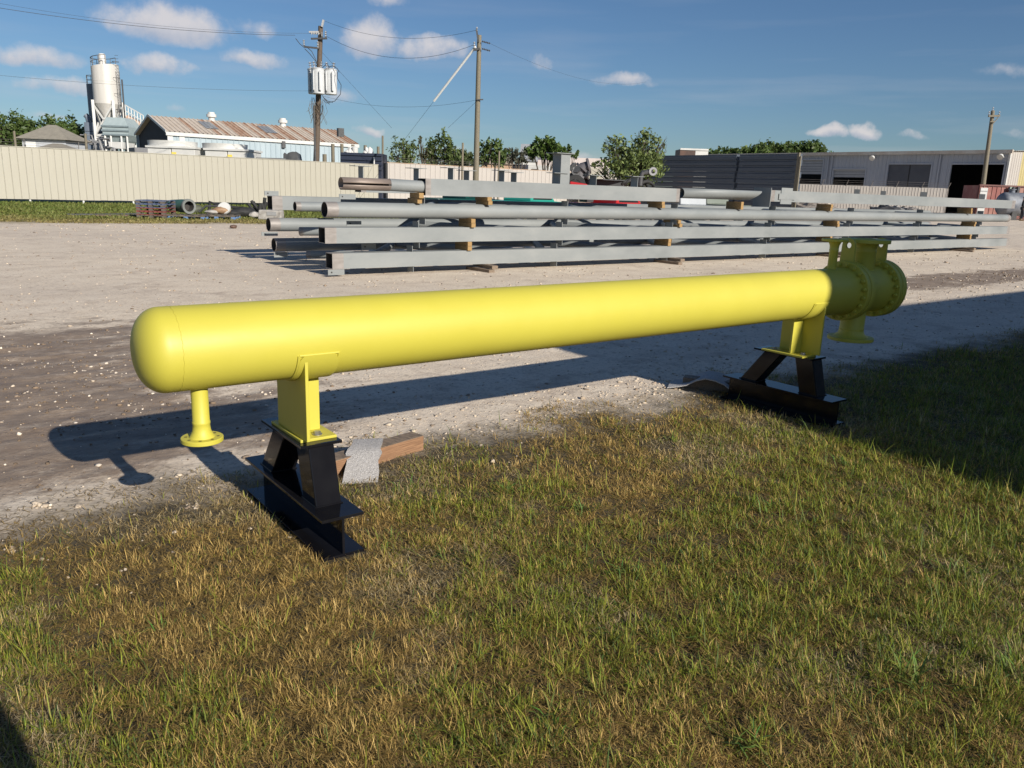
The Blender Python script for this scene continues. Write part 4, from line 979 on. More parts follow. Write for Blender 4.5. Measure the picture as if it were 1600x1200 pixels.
# ------------------------------------------------------------------ trees
LEAFM = tint_mat('leaf', .5, .3, .4)
BARK = wood_mat('bark', (.12, .09, .065), (.07, .055, .04), (6, 6, 1))
def tree(name, base, crowns, nleaf, lsize, c1, c2, label, cat='tree', trunk=.12, limbs=7, sparse=1.0, group=None, seed=0, trunks=1, clump=.32):
    """crowns: list of (offset xyz from base, radii xyz)"""
    rg = np.random.default_rng(seed+100); base = Vector(base); t = thing(name, label, cat, base, group)
    m = MB(); rr = random.Random(seed)
    for q in range(trunks):
        o = Vector((rr.uniform(-.25, .25), rr.uniform(-.2, .2), 0))*(trunks > 1)
        for i, (c, r) in enumerate(crowns):
            c = Vector(c); mid = Vector((c.x*.35+rr.uniform(-.2, .2), c.y*.35, max(.3, (c.z-r[2]*.5)*.6)))
            m.tube([base+o, base+o+mid, base+c], [trunk, trunk*.7, trunk*.25], 7, False)
            for k in range(limbs):
                a = rr.uniform(0, 6.28); e = rr.uniform(-.4, .95); q2 = c+Vector((r[0]*math.cos(a)*.8, r[1]*math.sin(a)*.8, r[2]*e*.9)); s = mid.lerp(c, rr.uniform(.2, .9))
                m.tube([base+o+s, base+o+s.lerp(q2, .55)+Vector((0, 0, .08*r[2])), base+q2], [trunk*.35, trunk*.2, trunk*.07], 5, False)
    m.build('trunk', BARK, t, 60)
    V = []; Cc = []
    vol = np.array([np.prod(r) for _, r in crowns]); cnt = np.maximum(30, nleaf*vol/vol.sum()).astype(int)
    for (c, r), n in zip(crowns, cnt):
        nc = max(6, int(n/16*sparse)); u = rg.standard_normal((nc, 3)); u /= np.linalg.norm(u, axis=1, keepdims=True)
        rad = rg.uniform(.35, 1.05, (nc, 1))**.6
        cc = u*rad*np.array(r)+np.array(c)
        idx = rg.integers(0, nc, n); tone = rg.uniform(.7, 1.25, nc)
        p = cc[idx]+rg.standard_normal((n, 3))*np.array(r)*clump*.45
        nn = rg.standard_normal((n, 3))+np.array([0, -.25, .55]); nn /= np.linalg.norm(nn, axis=1, keepdims=True)
        a = np.cross(nn, rg.standard_normal((n, 3))); a /= np.linalg.norm(a, axis=1, keepdims=True); b = np.cross(nn, a)
        s = lsize*rg.uniform(.6, 1.3, (n, 1)); a = a*s; b = b*s*.55
        V.append(np.stack([p-a, p+b*.9, p+a, p-b*.9], 1).reshape(-1, 3))
        k = rg.random(n); col = mix3(np.array([c1])+0*p, np.array([c2])+0*p, k)*tone[idx][:, None]; Cc.append(np.repeat(col, 4, 0))
    V = np.concatenate(V); Cc = np.concatenate(Cc); q = np.arange(len(V)//4)*4
    o = bulk('crown', V, [np.stack([q, q+1, q+2, q+3], -1)], LEAFM, Cc, None); o.parent = t
    return t
def gr(px, D, py=300):
    p = dep(px, py, D); return (p[0], p[1], 0.)
def zat(py, px, D): return float(dep(px, py, D)[2])
G1, G2 = (.06, .105, .026), (.12, .165, .045); O1, O2 = (.06, .085, .025), (.11, .13, .045)
def px_tree(name, px, D, y0, y1, hw, label, n, ls, **kw):
    ls *= .85; n = int(n*1.15)
    """tree whose crown spans rows y0..y1 and half width hw at distance D"""
    s = D/FPX; b = gr(px, D); zt, zb = zat(y0, px, D), zat(y1, px, D); lobes = kw.pop('lobes', 5); rr = random.Random(kw.get('seed', 0)+9); cr = []
    R = hw*s; H = (zt-zb)/2
    for i in range(lobes):
        f = (i+.5)/lobes; x = (f-.5)*2*R*.72; top = 1-abs(f-.5)*.8*rr.uniform(.3, 1.2)
        zc = zb+H*2*rr.uniform(.42, .58)*top; rz = max(.3, min(H*.95*top, H)); cr.append(((x*CAMS.x, x*CAMS.y+rr.uniform(-.3, .3)*R, zc), (R*rr.uniform(.3, .42)*5/max(lobes, 4), R*.4, rz*.85)))
    c1 = kw.pop('c1', G1); c2 = kw.pop('c2', G2)
    return tree(name, b, cr, n, ls, c1, c2, label, **kw)
px_tree('tree', 34, 118, 164, 254, 80, 'dense dark green tree beyond the fence in the corner behind the grey roofed hut', 5200, .36, seed=1, trunk=.3, lobes=6)
px_tree('tree', 108, 120, 174, 254, 78, 'dense dark green tree beside the dark silo', 4600, .36, seed=2, trunk=.3, lobes=6)
px_tree('tree', -60, 112, 165, 246, 60, 'broad dark tree at the end of the cream fence', 3000, .4, seed=3, trunk=.3)
px_tree('tree', 634, 66, 206, 262, 24, 'thin pale leaved tree just beyond the fence end with drooping sprays', 620, .17, seed=4, trunk=.09, lobes=4, c1=(.09, .13, .04), c2=(.15, .19, .06), sparse=1.5, clump=.5)
px_tree('tree', 661, 66, 206, 258, 9, 'ivy wrapped bare trunk between two thin trees', 260, .14, seed=5, trunk=.14, lobes=2, c1=(.10, .09, .05), c2=(.12, .13, .05))
px_tree('tree', 688, 67, 198, 262, 26, 'leafy young tree beside the ivy wrapped trunk', 1350, .18, seed=6, trunk=.1, lobes=4, c1=(.07, .11, .03), c2=(.13, .165, .05), clump=.45)
px_tree('bush', 722, 72, 232, 268, 40, 'low dark scrub beyond the fence below the slim pole', 1500, .2, cat='bush', seed=7, trunk=.06, c1=(.05, .075, .025), c2=(.09, .11, .04))
px_tree('tree', 772, 72, 209, 262, 24, 'small tree with upright green tufts beside the slim pole', 1050, .2, seed=8, trunk=.1, lobes=4, clump=.4)
px_tree('tree', 806, 80, 226, 258, 30, 'grey twiggy tree beyond the pale fence', 1000, .18, seed=9, trunk=.1, c1=(.10, .11, .075), c2=(.15, .15, .10))
px_tree('tree', 848, 74, 209, 252, 30, 'bright green tree above the white sheds', 1650, .22, seed=10, trunk=.12, lobes=5, c1=(.06, .11, .02), c2=(.12, .18, .04))
px_tree('tree', 886, 78, 222, 250, 14, 'sparse small tree behind the tall welded stub', 330, .2, seed=11, trunk=.07, lobes=3)
px_tree('tree', 1140, 150, 225, 264, 70, 'low treeline tree beyond the long roof near the white roof box', 1500, .5, seed=13, trunk=.3)
for i, (px, y0, hw, lb) in enumerate(((1165, 222, 34, 'small round tree above the dark stacked panels'), (1195, 212, 46, 'tallest rounded tree above the building roof'), (1225, 216, 40, 'middle tree of the clump above the building roof'), (1262, 214, 38, 'outermost tree of the clump above the building roof'))):
    px_tree('tree', px, 140, y0, 264, hw, lb, 2400, .42, seed=20+i, trunk=.3, group='trees above the building roof', lobes=4)
# the big loose bush beyond the red truck
def big_bush():
    D = 45; rr = random.Random(4); b = gr(985, D); s = D/FPX; cr = []
    for (px, py, hx, hy) in ((985, 262, 42, 26), (960, 248, 26, 30), (1005, 240, 28, 30), (1000, 218, 13, 16), (945, 230, 13, 18), (1030, 228, 12, 18), (975, 228, 14, 16), (1020, 258, 26, 24), (940, 264, 14, 16)):
        p = Vector(dep(px, py, D))-Vector(b); cr.append((tuple(p+Vector((0, rr.uniform(-.5, .5), 0))), (hx*s*1.0, hx*s*.9, hy*s*.95)))
    tree('bush', b, cr, 4600, .105, (.10, .14, .04), (.21, .26, .085), 'large loose green bush beside the dark stacked panels', 'bush', .07, 6, 1.2, None, 33, 3, .34)
big_bush()

# ------------------------------------------------------------------ building with the rusty roof
BLUEW = pm('pale_blue_siding', (.36, .43, .47), (.31, .38, .42), .8, .5, stretch=(1, 1, .3))
ROOFP = pm('bleached_roof_sheet', (.46, .385, .31), (.54, .47, .40), 2.2, .65, stretch=(1, 1, 1))
ROOFR = pm('rusted_roof_sheet', (.30, .165, .105), (.42, .30, .22), 1.6, .8)
SKYL = pm('grey_skylight_sheet', (.26, .27, .28), (.22, .23, .24), 3, .4)
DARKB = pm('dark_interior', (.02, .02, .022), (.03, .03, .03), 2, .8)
def rusty_shed():
    D = 80; P1 = Vector(dep(260, 206, D)); ez = P1.z; u = Vector((1, .03, 0)).normalized(); v = Vector((-u.y, u.x, 0)); W = 11.0
    P2 = Vector(plane_pt(558, 223, np.array(P1), np.array(P1+u*10))); L = (P2-P1).dot(u)
    ridge_z = zat(181, 232, (P1+v*W/2).dot(Vector(HEAD)))
    base = Vector((P1.x, P1.y, 0)); t = thing('metal_building', 'pale blue metal building with rust striped gable roof beyond the cream fence', 'building', base)
    def Q(a, b, z): return base+u*a+v*b+Vector((0, 0, z))
    m = MB(); corrug(m, Q(.5, 0, 0), Q(L, 0, 0), 0, ez-.25, .55, .05, -v); m.build('front_wall', BLUEW, t)
    m = MB(); m.add([Q(0.3, .1, 0), Q(.3, W, 0), Q(.3, W, ez), Q(.3, W/2, ridge_z-.1), Q(.3, .1, ez)], [(0, 1, 2, 3, 4)]); m.build('gable_wall', pm('dark_gable_face', (.03, .035, .045), (.025, .028, .035), 2, .8), t, recalc=False); m = MB(); m.add([Q(L, 0, 0), Q(L, W, 0), Q(L, W, ez), Q(L, W/2, ridge_z-.1), Q(L, 0, ez)], [(0, 1, 2, 3, 4)])  # first gable is one flat face in a near black tone
    m.build('gable_wall', BLUEW, t, recalc=False)
    m = MB(); m.add([Q(0, W, 0), Q(L, W, 0), Q(L, W, ez), Q(0, W, ez)], [(0, 1, 2, 3)]); m.build('back_wall', BLUEW, t, recalc=False)
    for a in (.05, 1.15): m = MB(); m.box(0, 0, 0, 0, 0, 0); m = MB().hexa([Q(a, -.08, 0), Q(a+.5, -.08, 0), Q(a+.5, .05, 0), Q(a, .05, 0), Q(a, -.08, ez-.2), Q(a+.5, -.08, ez-.2), Q(a+.5, .05, ez-.2), Q(a, .05, ez-.2)]); m.build('door_post', WHITE, t)
    m = MB().hexa([Q(L-.5, -.1, 0), Q(L+.05, -.1, 0), Q(L+.05, .05, 0), Q(L-.5, .05, 0), Q(L-.5, -.1, ez-.2), Q(L+.05, -.1, ez-.2), Q(L+.05, .05, ez-.2), Q(L-.5, .05, ez-.2)]); m.build('corner_trim', WHITE, t)
    m = MB().hexa([Q(-.1, -.22, ez-.32), Q(L+.15, -.22, ez-.32), Q(L+.15, 0, ez-.32), Q(-.1, 0, ez-.32), Q(-.1, -.22, ez+.02), Q(L+.15, -.22, ez+.02), Q(L+.15, 0, ez+.02), Q(-.1, 0, ez+.02)]); m.build('eave_fascia', WHITE, t)
    n = 46; p = (L+.2)/n; rr = random.Random(5)
    kinds = [ROOFR if rr.random() < .34 else ROOFP for _ in range(n)]
    for i in range(n):
        a = -.1+i*p
        def R(f, x, h): return Q(x, -.24+(W/2+.24)*f, ez+.04+(ridge_z-ez)*f+h)
        prof = ((0, 0), (.70, 0), (.76, .07), (.92, .07), (.98, 0)); N = 5
        vs = [R(0, a+p*x, h) for x, h in prof]+[R(1, a+p*x, h) for x, h in prof]
        m = MB().add(vs, [(k, k+1, N+k+1, N+k) for k in range(N-1)]); m.build('roof_sheet', kinds[i], t, recalc=False)
        if i in (10, 11, 12, 24, 25, 26):
            vs = [R(.35, a+.02, .075), R(.35, a+p-.02, .075), R(.82, a+p-.02, .075), R(.82, a+.02, .075)]; MB().add(vs, [(0, 1, 2, 3)]).build('skylight', SKYL, t, recalc=False)
    m = MB().add([Q(-.1, W/2, ridge_z+.04), Q(L+.1, W/2, ridge_z+.04), Q(L+.1, W+.2, ez), Q(-.1, W+.2, ez)], [(0, 1, 2, 3)]); m.build('rear_roof', ROOFP, t, recalc=False)
    m = MB(); m.bar(Q(-.12, -.22, ez+.05), Q(-.12, W/2, ridge_z+.06), .08, .22); m.bar(Q(-.12, W/2, ridge_z+.06), Q(-.12, W+.2, ez+.05), .08, .22); m.build('rake_trim', WHITE, t)
    for px in (331, 442):
        p = Vector(plane_pt(px, 192, np.array(Q(0, W/2, 0)), np.array(Q(L, W/2, 0)))); a = (p-base).dot(u)
        m = MB(); m.lathe(Q(a, W/2, ridge_z-.1), (0, 0, 1), [(0, .32), (.45, .32), (.46, .5), (.75, .5), (.78, .36), (.95, .34), (.95, 0)], 20); m.build('roof_vent', WHITE, t, 40)
    p = Vector(plane_pt(442, 226, np.array(Q(0, 0, 0)), np.array(Q(L, 0, 0)))); m = MB(); m.box(p.x-.2, p.x+.2, p.y-.3, p.y-.05, p.z-.35, p.z+.35); m.build('wall_lamp', STEELD, t, None, .05)
    m = MB(); p = Vector(dep(532, 207, D+2)); m.box(p.x-.3, p.x+.3, p.y-.2, p.y+.2, p.z-.4, p.z+.4); m.build('flood_light', STEELD, t)
rusty_shed()

# ------------------------------------------------------------------ batching plant
SILO = pm('stained_white_silo', (.62, .60, .57), (.50, .475, .435), .6, .5, stretch=(1.5, 1.5, .12))
SILOD = pm('blue_grey_silo', (.16, .19, .24), (.12, .15, .19), .7, .5, stretch=(1.5, 1.5, .2))
HOPG = pm('hopper_grey', (.34, .40, .41), (.28, .34, .35), 1, .5)
def plant():
    D = 112; s = D/FPX
    def P(px, py, dy=0): return Vector(dep(px, py, D+dy))
    X = CAMS; Fw = Vector(HEAD)
    c = P(174.5, 235); zb, zt = zat(163, 168, D), zat(99, 164, D); r = 18.6*s; cb = Vector((c.x, c.y, 0))
    t = thing('cement_silo', 'stained white cement silo on braced legs with a filter on top', 'silo', cb)
    hz = (zt-zb)*.93
    m = MB(); o = Vector((cb.x, cb.y, zb)); n = 40; vs = []; fs = []
    for k in range(n):      # cut sloping top
        a = 2*math.pi*k/n; e = X*math.cos(a)*r+Fw*math.sin(a)*r; vs += [o+e, o+e+Vector((0, 0, hz*.58)), o+e*1.012+Vector((0, 0, hz*.582)), o+e*1.012+Vector((0, 0, hz*.595)), o+e+Vector((0, 0, hz*.597)), o+e+Vector((0, 0, hz*(1+.05*math.cos(a))))]
    for k in range(n):
        j = (k+1) % n
        for q in range(5): fs.append((k*6+q, j*6+q, j*6+q+1, k*6+q+1))
    fs.append(tuple(k*6+5 for k in range(n))); m.add(vs, fs); m.build('silo_body', SILO, t, 30)
    m = MB(); m.lathe(o, (0, 0, -1), [(0, r), (r*1.25, r*.32), (r*1.4, r*.3), (r*1.4, 0)], 36); m.build('silo_cone', SILO, t, 30)
    legs = [X*sx*r*.8+Fw*sy*r*.8 for sx, sy in ((-1, -1), (1, -1), (1, 1), (-1, 1))]
    for e in legs: m = MB(); m.bar(cb+e, cb+e+Vector((0, 0, zb+.4)), .34, .34); m.build('leg', WHITE, t)
    for i in range(4):
        a, b = cb+legs[i], cb+legs[(i+1) % 4]; z1, z2, z3 = zb-.1, zb*.62, zb*.3
        m = MB()
        for za, zc in ((z1, z2), (z2, z3)): m.bar(a+Vector((0, 0, za)), b+Vector((0, 0, zc)), .2, .2); m.bar(b+Vector((0, 0, za)), a+Vector((0, 0, zc)), .2, .2)
        for z in (z2, z3): m.bar(a+Vector((0, 0, z)), b+Vector((0, 0, z)), .3, .3)
        m.build('leg_brace', WHITE, t)['kind'] = 'stuff'
    top = o+Vector((0, 0, hz)); m = MB(); f = top-X*r*.15
    m.lathe(f, (0, 0, 1), [(0, 4.6*s), (6*s, 4.8*s), (6.2*s, 5.3*s), (9*s, 5.3*s), (9.2*s, 4.8*s), (15*s, 5*s), (17*s, 4*s), (17.6*s, 0)], 24); m.build('top_filter', SILO, t, 35)
    m = MB(); rail = []
    for k in range(13):
        a = 2*math.pi*k/12; e = X*math.cos(a)*r*.97+Fw*math.sin(a)*r*.97; b = top+e+Vector((0, 0, .05*hz*math.cos(a))); rail.append(b+Vector((0, 0, 1.15)))
        if k < 12 and math.cos(a) < .55: m.bar(b, rail[-1], .06, .06)
    for k in range(12):
        if math.cos(2*math.pi*(k+.5)/12) < .4: m.bar(rail[k], rail[k+1], .07, .07); m.bar(rail[k]-Vector((0, 0, .5)), rail[k+1]-Vector((0, 0, .5)), .05, .05)
    m.build('guard_rail', STEELD, t)['kind'] = 'stuff'
    m = MB(); q = cb+X*r*1.12-Fw*r*.3
    for e in (-.22, .22): m.bar(q+X*e+Vector((0, 0, 3)), q+X*e+Vector((0, 0, zt-1.0)), .07, .07)
    for k in range(34): z = 3+k*.42; m.bar(q-X*.22+Vector((0, 0, z)), q+X*.22+Vector((0, 0, z)), .04, .04)
    for k in range(6): z = 6+k*2.0; m.lathe(q-Fw*.35+Vector((0, 0, z)), (0, 0, 1), [(0, .42), (.05, .42)], 12)
    m.tube([q+X*.5+Vector((0, 0, 2)), q+X*.5+Vector((0, 0, zt-2))], .10, 8)
    m.build('ladder', STEELD, t)['kind'] = 'stuff'
    # second, darker silo
    c = P(158, 235, 3); cb2 = Vector((c.x, c.y, 0)); t2 = thing('cement_silo', 'dark blue grey silo standing behind the white silo', 'silo', cb2); zt2 = zat(132, 140, D+3); r2 = 12.5*s
    m = MB(); m.lathe(cb2+Vector((0, 0, 3.5)), (0, 0, 1), [(-2, r2*.4), (0, r2), (zt2-3.5, r2), (zt2-3.4, 0)], 32); m.build('silo_body', SILOD, t2, 30)
    m = MB()
    for sx, sy in ((-1, -1), (1, -1), (1, 1), (-1, 1)): e = X*sx*r2*.7+Fw*sy*r2*.7; m.bar(cb2+e, cb2+e+Vector((0, 0, 4)), .3, .3)
    m.build('leg_frame', STEELD, t2)['kind'] = 'stuff'
    m = MB(); zz = zt2
    for k in range(9):
        a = 2*math.pi*k/8; e = X*math.cos(a)*r2*.95+Fw*math.sin(a)*r2*.95; e2 = X*math.cos(a+.785)*r2*.95+Fw*math.sin(a+.785)*r2*.95; b = cb2+Vector((0, 0, zz)); m.bar(b+e, b+e+Vector((0, 0, 1.1)), .06, .06); m.bar(b+e+Vector((0, 0, 1.1)), b+e2+Vector((0, 0, 1.1)), .06, .06); m.bar(b+e+Vector((0, 0, .55)), b+e2+Vector((0, 0, .55)), .05, .05)
    m.build('guard_rail', STEELD, t2)['kind'] = 'stuff'
    # ragged dark tower of ducts at its foot
    c = P(147, 235, 1); cb3 = Vector((c.x, c.y, 0)); t3 = thing('duct_tower', 'dark ribbed duct tower at the foot of the dark silo', 'duct tower', cb3)
    m = MB(); zt3 = zat(190, 135, D)
    for k in range(7): z = zt3*k/7; m.hexa([cb3+X*(-7*s+.1*(k%2))-Fw*.8+Vector((0,0,z)), cb3+X*9*s-Fw*.8+Vector((0,0,z)), cb3+X*9*s+Fw+Vector((0,0,z)), cb3-X*7*s+Fw+Vector((0,0,z)), cb3+X*(-7*s)-Fw*.8+Vector((0,0,z+zt3/7.4)), cb3+X*(8*s-k*.05)-Fw*.8+Vector((0,0,z+zt3/7.4)), cb3+X*8*s+Fw+Vector((0,0,z+zt3/7.4)), cb3-X*7*s+Fw+Vector((0,0,z+zt3/7.4))])
    m.build('duct_sections', SILOD, t3)['kind'] = 'stuff'
    m = MB(); m.tube([cb3-X*4*s+Vector((0, 0, zt3)), cb3-X*5*s+Vector((0, 0, zt3+.6)), cb3-X*8*s+Vector((0, 0, zt3+.9))], .35, 10); m.build('duct_elbow', SILOD, t3, 40)
    # aggregate hopper in front
    c = P(194, 235, -4); cb4 = Vector((c.x, c.y, 0)); t4 = thing('aggregate_hopper', 'pale grey ribbed hopper bin in front of the white silo', 'hopper', cb4); Dh = D-4; sh = Dh/FPX
    w1 = 19*sh; za, zb4, zc, zd = zat(185, 190, Dh), zat(199, 190, Dh), zat(212, 190, Dh), zat(220.5, 190, Dh)
    m = MB(); lv = [(za, .68, -.1), (zb4, 1.0, 0), (zc, .98, 0), (zd, .72, 0), (zd-.5, .45, 0)]; vs = []; fs = []
    for z, f, o_ in lv: vs += [cb4+X*(w1*(-f+o_))-Fw*2*f+Vector((0,0,z)), cb4+X*(w1*(f+o_))-Fw*2*f+Vector((0,0,z)), cb4+X*(w1*(f+o_))+Fw*2*f+Vector((0,0,z)), cb4+X*(w1*(-f+o_))+Fw*2*f+Vector((0,0,z))]
    for i in range(4): fs += [(i*4+k, i*4+(k+1) % 4, i*4+4+(k+1) % 4, i*4+4+k) for k in range(4)]
    m.add(vs, fs+[(0, 1, 2, 3), (19, 18, 17, 16)]); m.build('bin', HOPG, t4)
    m = MB()
    for z, f in ((zb4, 1.0), ((zb4+zc)/2, .995), (zc, .98)): m.hexa([cb4+X*(-w1*f-.1)-Fw*(2*f+.12)+Vector((0,0,z-.1)), cb4+X*(w1*f+.1)-Fw*(2*f+.12)+Vector((0,0,z-.1)), cb4+X*(w1*f+.1)-Fw*(2*f-.02)+Vector((0,0,z-.1)), cb4+X*(-w1*f-.1)-Fw*(2*f-.02)+Vector((0,0,z-.1)), cb4+X*(-w1*f-.1)-Fw*(2*f+.12)+Vector((0,0,z+.1)), cb4+X*(w1*f+.1)-Fw*(2*f+.12)+Vector((0,0,z+.1)), cb4+X*(w1*f+.1)-Fw*(2*f-.02)+Vector((0,0,z+.1)), cb4+X*(-w1*f-.1)-Fw*(2*f-.02)+Vector((0,0,z+.1))])
    m.build('rib_band', pm('hopper_rib', (.2, .25, .27)), t4)['kind'] = 'stuff'
    m = MB()
    for sx in (-.85, -.4, .4, .85):
        for sy in (-1, 1): e = X*w1*sx+Fw*1.9*sy; m.bar(cb4+e, cb4+e+Vector((0, 0, zc)), .2, .2)
    m.bar(cb4-X*w1*.85-Fw*1.9+Vector((0, 0, 1)), cb4-X*w1*.4-Fw*1.9+Vector((0, 0, 5)), .15, .15); m.build('leg_frame', WHITE, t4)['kind'] = 'stuff'
    m = MB(); e = cb4-Fw*2; z0 = zat(233, 190, Dh); m.hexa([e-X*w1*.55+Vector((0,0,z0)), e+X*w1*.55+Vector((0,0,z0)), e+X*w1*.55+Fw*3+Vector((0,0,z0)), e-X*w1*.55+Fw*3+Vector((0,0,z0)), e-X*w1*.6+Vector((0,0,zd-.2)), e+X*w1*.6+Vector((0,0,zd-.2)), e+X*w1*.6+Fw*3+Vector((0,0,zd-.2)), e-X*w1*.6+Fw*3+Vector((0,0,zd-.2))]); m.build('discharge_box', WHITE, t4)
    # sloping conveyor with handrail
    a, b = P(200, 183, -1), P(228, 199, -1); t5 = thing('conveyor', 'white railed sloping conveyor leading from the silo to the gable end', 'conveyor', Vector((a.x, a.y, 0)))
    m = MB(); m.bar(a, b, 1.2, .5); m.build('belt_frame', pm('rusty_white', (.6, .5, .42), (.5, .3, .2), 2, .7), t5)
    m = MB(); up = Vector((0, 0, 1.5)); m.bar(a+up-Fw*.6, b+up-Fw*.6, .12, .12); m.bar(a+up*.5-Fw*.6, b+up*.5-Fw*.6, .1, .1)
    for k in range(7): q = a.lerp(b, k/6)-Fw*.6; m.bar(q, q+up, .1, .1)
    m.build('hand_rail', WHITE, t5)['kind'] = 'stuff'
    for k in (0.15, .85): q = a.lerp(b, k); m = MB(); m.bar(q, Vector((q.x, q.y, 0)), .3, .3); m.build('trestle', WHITE, t5)
    m = MB(); m.lathe(b, (b-a).normalized(), [(0, .0), (0, .8), (1.4, .8), (1.5, 0)], 14); m.build('head_drum', HOPG, t5, 40)
    # pipes and clutter between the legs
    t6 = thing('pipe_rack', 'jumble of grey pipes and dark ducts under the white silo', 'pipe rack', Vector(gr(176, D-6))); m = MB(); rr = random.Random(8)
    for k in range(34):
        px = rr.uniform(150, 186); q = Vector(gr(px, D-6+rr.uniform(-1.5, 2))); z = rr.uniform(2, 6.5); e = q+Vector((rr.uniform(-1.5, 1.5), 0, z)); m.tube([q, e, e+X*rr.uniform(-1.5, 1.5)], rr.uniform(.07, .22), 7)
    m.build('pipework', pm('grey_pipework', (.30, .30, .30), (.12, .12, .13), .6, .5), t6, 50)['kind'] = 'stuff'
plant()

# ------------------------------------------------------------------ cooling units, hut and other things beyond the fence
def fan_unit(px0, px1, yt, yb, pxc0, pxc1, yr, label, D):
    s = D/FPX; a, b = Vector(dep(px0, yb, D)), Vector(dep(px1, yb, D)); zt = zat(yt, (px0+px1)/2, D); a.z = b.z = 0; u = (b-a); L = u.length; u.normalize(); v = Vector((-u.y, u.x, 0)); W = L*.85
    t = thing('cooling_unit', label, 'cooling unit', a, 'cooling units beyond the fence')
    def Q(x, y, z): return a+u*x+v*y+Vector((0, 0, z))
    for (x0, x1) in ((0, L*.49), (L*.51, L)):
        m = MB().hexa([Q(x0, 0, .3), Q(x1, 0, .3), Q(x1, W, .3), Q(x0, W, .3), Q(x0, 0, zt), Q(x1, 0, zt), Q(x1, W, zt), Q(x0, W, zt)]); m.build('casing', WHITE, t, None, .03)
    m = MB().hexa([Q(-.1, -.12, zt), Q(L+.1, -.12, zt), Q(L+.1, W+.1, zt), Q(-.1, W+.1, zt), Q(-.1, -.12, zt+.15), Q(L+.1, -.12, zt+.15), Q(L+.1, W+.1, zt+.15), Q(-.1, W+.1, zt+.15)]); m.build('top_deck', WHITE, t)
    r = (pxc1-pxc0)/2*s; zr = zat(yr, (px0+px1)/2, D+r); c = Q(L*((pxc0+pxc1)/2-px0)/(px1-px0), W/2+.2, zt+.15); H = zr-zt-.15
    m = MB(); m.lathe(c, (0, 0, 1), [(0, r*1.03), (H*.35, r), (H, r*1.02), (H, r*.97), (H*.3, r*.95), (H*.3, 0)], 40); m.build('fan_shroud', pm('pale_grey_shroud', (.55, .545, .52), (.48, .475, .45), 2), t, 30)
    MB().box(0, 0, 0, 0, 0, 0); m = MB(); q = Q(L*.57, -.13, zt-.4); m.box(q.x-.18, q.x+.18, q.y-.02, q.y, q.z-.1, q.z+.1); m.build('warning_plate', pm('yellow_plate', (.6, .45, .05)), t)
fan_unit(231, 305, 231.5, 246, 221, 292, 221, 'white cooling unit with a wide fan ring nearer the silo', 66)
fan_unit(321, 390, 235.5, 250, 308, 374, 225.5, 'white cooling unit with a wide fan ring nearer the transformer pole', 66)
m = MB(); p, q = Vector(dep(206, 240, 64)), Vector(dep(230, 240, 64)); m.box(p.x, q.x, p.y-1, p.y+1, 0, zat(231, 218, 64)); tag(m.build('machine_cabinet', pm('grey_cabinet', (.16, .16, .17)), None, None, .03, (p.x, p.y, 0)), 'low dark grey cabinet beside the cooling unit', 'cabinet')
def hut(px0, px1, ye, yp, D, label, wallm, roofm, ov=.5, group=None):
    a, b = Vector(gr(px0, D)), Vector(gr(px1, D)); u = b-a; L = u.length; u.normalize(); v = Vector((-u.y, u.x, 0)); W = L*.9; ze = zat(ye, (px0+px1)/2, D); zp = zat(yp, (px0+px1)/2, D+W/2)
    t = thing('hut', label, 'building', a, group)
    def Q(x, y, z): return a+u*x+v*y+Vector((0, 0, z))
    m = MB().hexa([Q(0, 0, 0), Q(L, 0, 0), Q(L, W, 0), Q(0, W, 0), Q(0, 0, ze), Q(L, 0, ze), Q(L, W, ze), Q(0, W, ze)]); m.build('wall', wallm, t)
    c = Q(L*.48, W/2, zp); m = MB().add([Q(-ov, -ov, ze-.05), Q(L+ov, -ov, ze-.05), Q(L+ov, W+ov, ze-.05), Q(-ov, W+ov, ze-.05), c-u*.4, c+u*.4], [(0, 1, 5, 4), (1, 2, 5), (2, 3, 4, 5), (3, 0, 4), (3, 2, 1, 0)]); m.build('roof', roofm, t)
    return t, Q, L, ze
SHING = pm('grey_shingle', (.27, .245, .20), (.22, .20, .165), 2, .85)
t, Q, L, ze = hut(43, 110, 217, 195, 84, 'small pale hut with grey hipped roof standing alone by the trees', pm('pale_grey_wall', (.50, .52, .55), (.44, .46, .49), 2), SHING)
m = MB(); p = Q(L*.28, -.03, ze-1.0); m.box(p.x-.75, p.x+.75, p.y-.06, p.y+.02, 1.4, ze-.35); m.build('window', WHITE, t)
hut(57, 112, 235, 224, 70, 'low brown grey roof just showing over the cream fence', pm('grey_wall', (.3, .3, .3)), SHING, .3)
for i, (px, yt, D, lb, r_) in enumerate(((32, 205, 60, 'lone pale post by the grey roofed hut', .09), (141, 209, 62, 'grey post before the dark silo', .10), (521, 225, 60, 'tall pale timber post beside the transformer pole', .14), (508, 241, 58, 'short pale timber stump beside the transformer pole', .16), (535, 225, 64, 'square timber post in front of the rusty roofed building', .14), (552, 226, 64, 'timber post near the corner of the rusty roofed building', .14), (571, 227, 66, 'short timber post beyond the navy container', .14), (591, 229, 66, 'shorter timber post beyond the navy container', .12), (598, 212, 62, 'thin tall pole at the fence end', .08), (721.5, 223, 64, 'thin dark pole beyond the scrub', .09), (778, 236, 66, 'thin pole by the tufted tree', .08))):
    b = Vector(gr(px, D)); z = zat(yt, px, D); m = MB(); m.tube([b, b+Vector((.02, 0, z))], [r_, r_*.9], 10); tag(m.build('timber_post', POLEG, None, 40, 0, b), lb, 'post', 'posts beyond the fence')
NAVY = pm('navy_container', (.022, .028, .05), (.03, .036, .06), 1.2, .45)
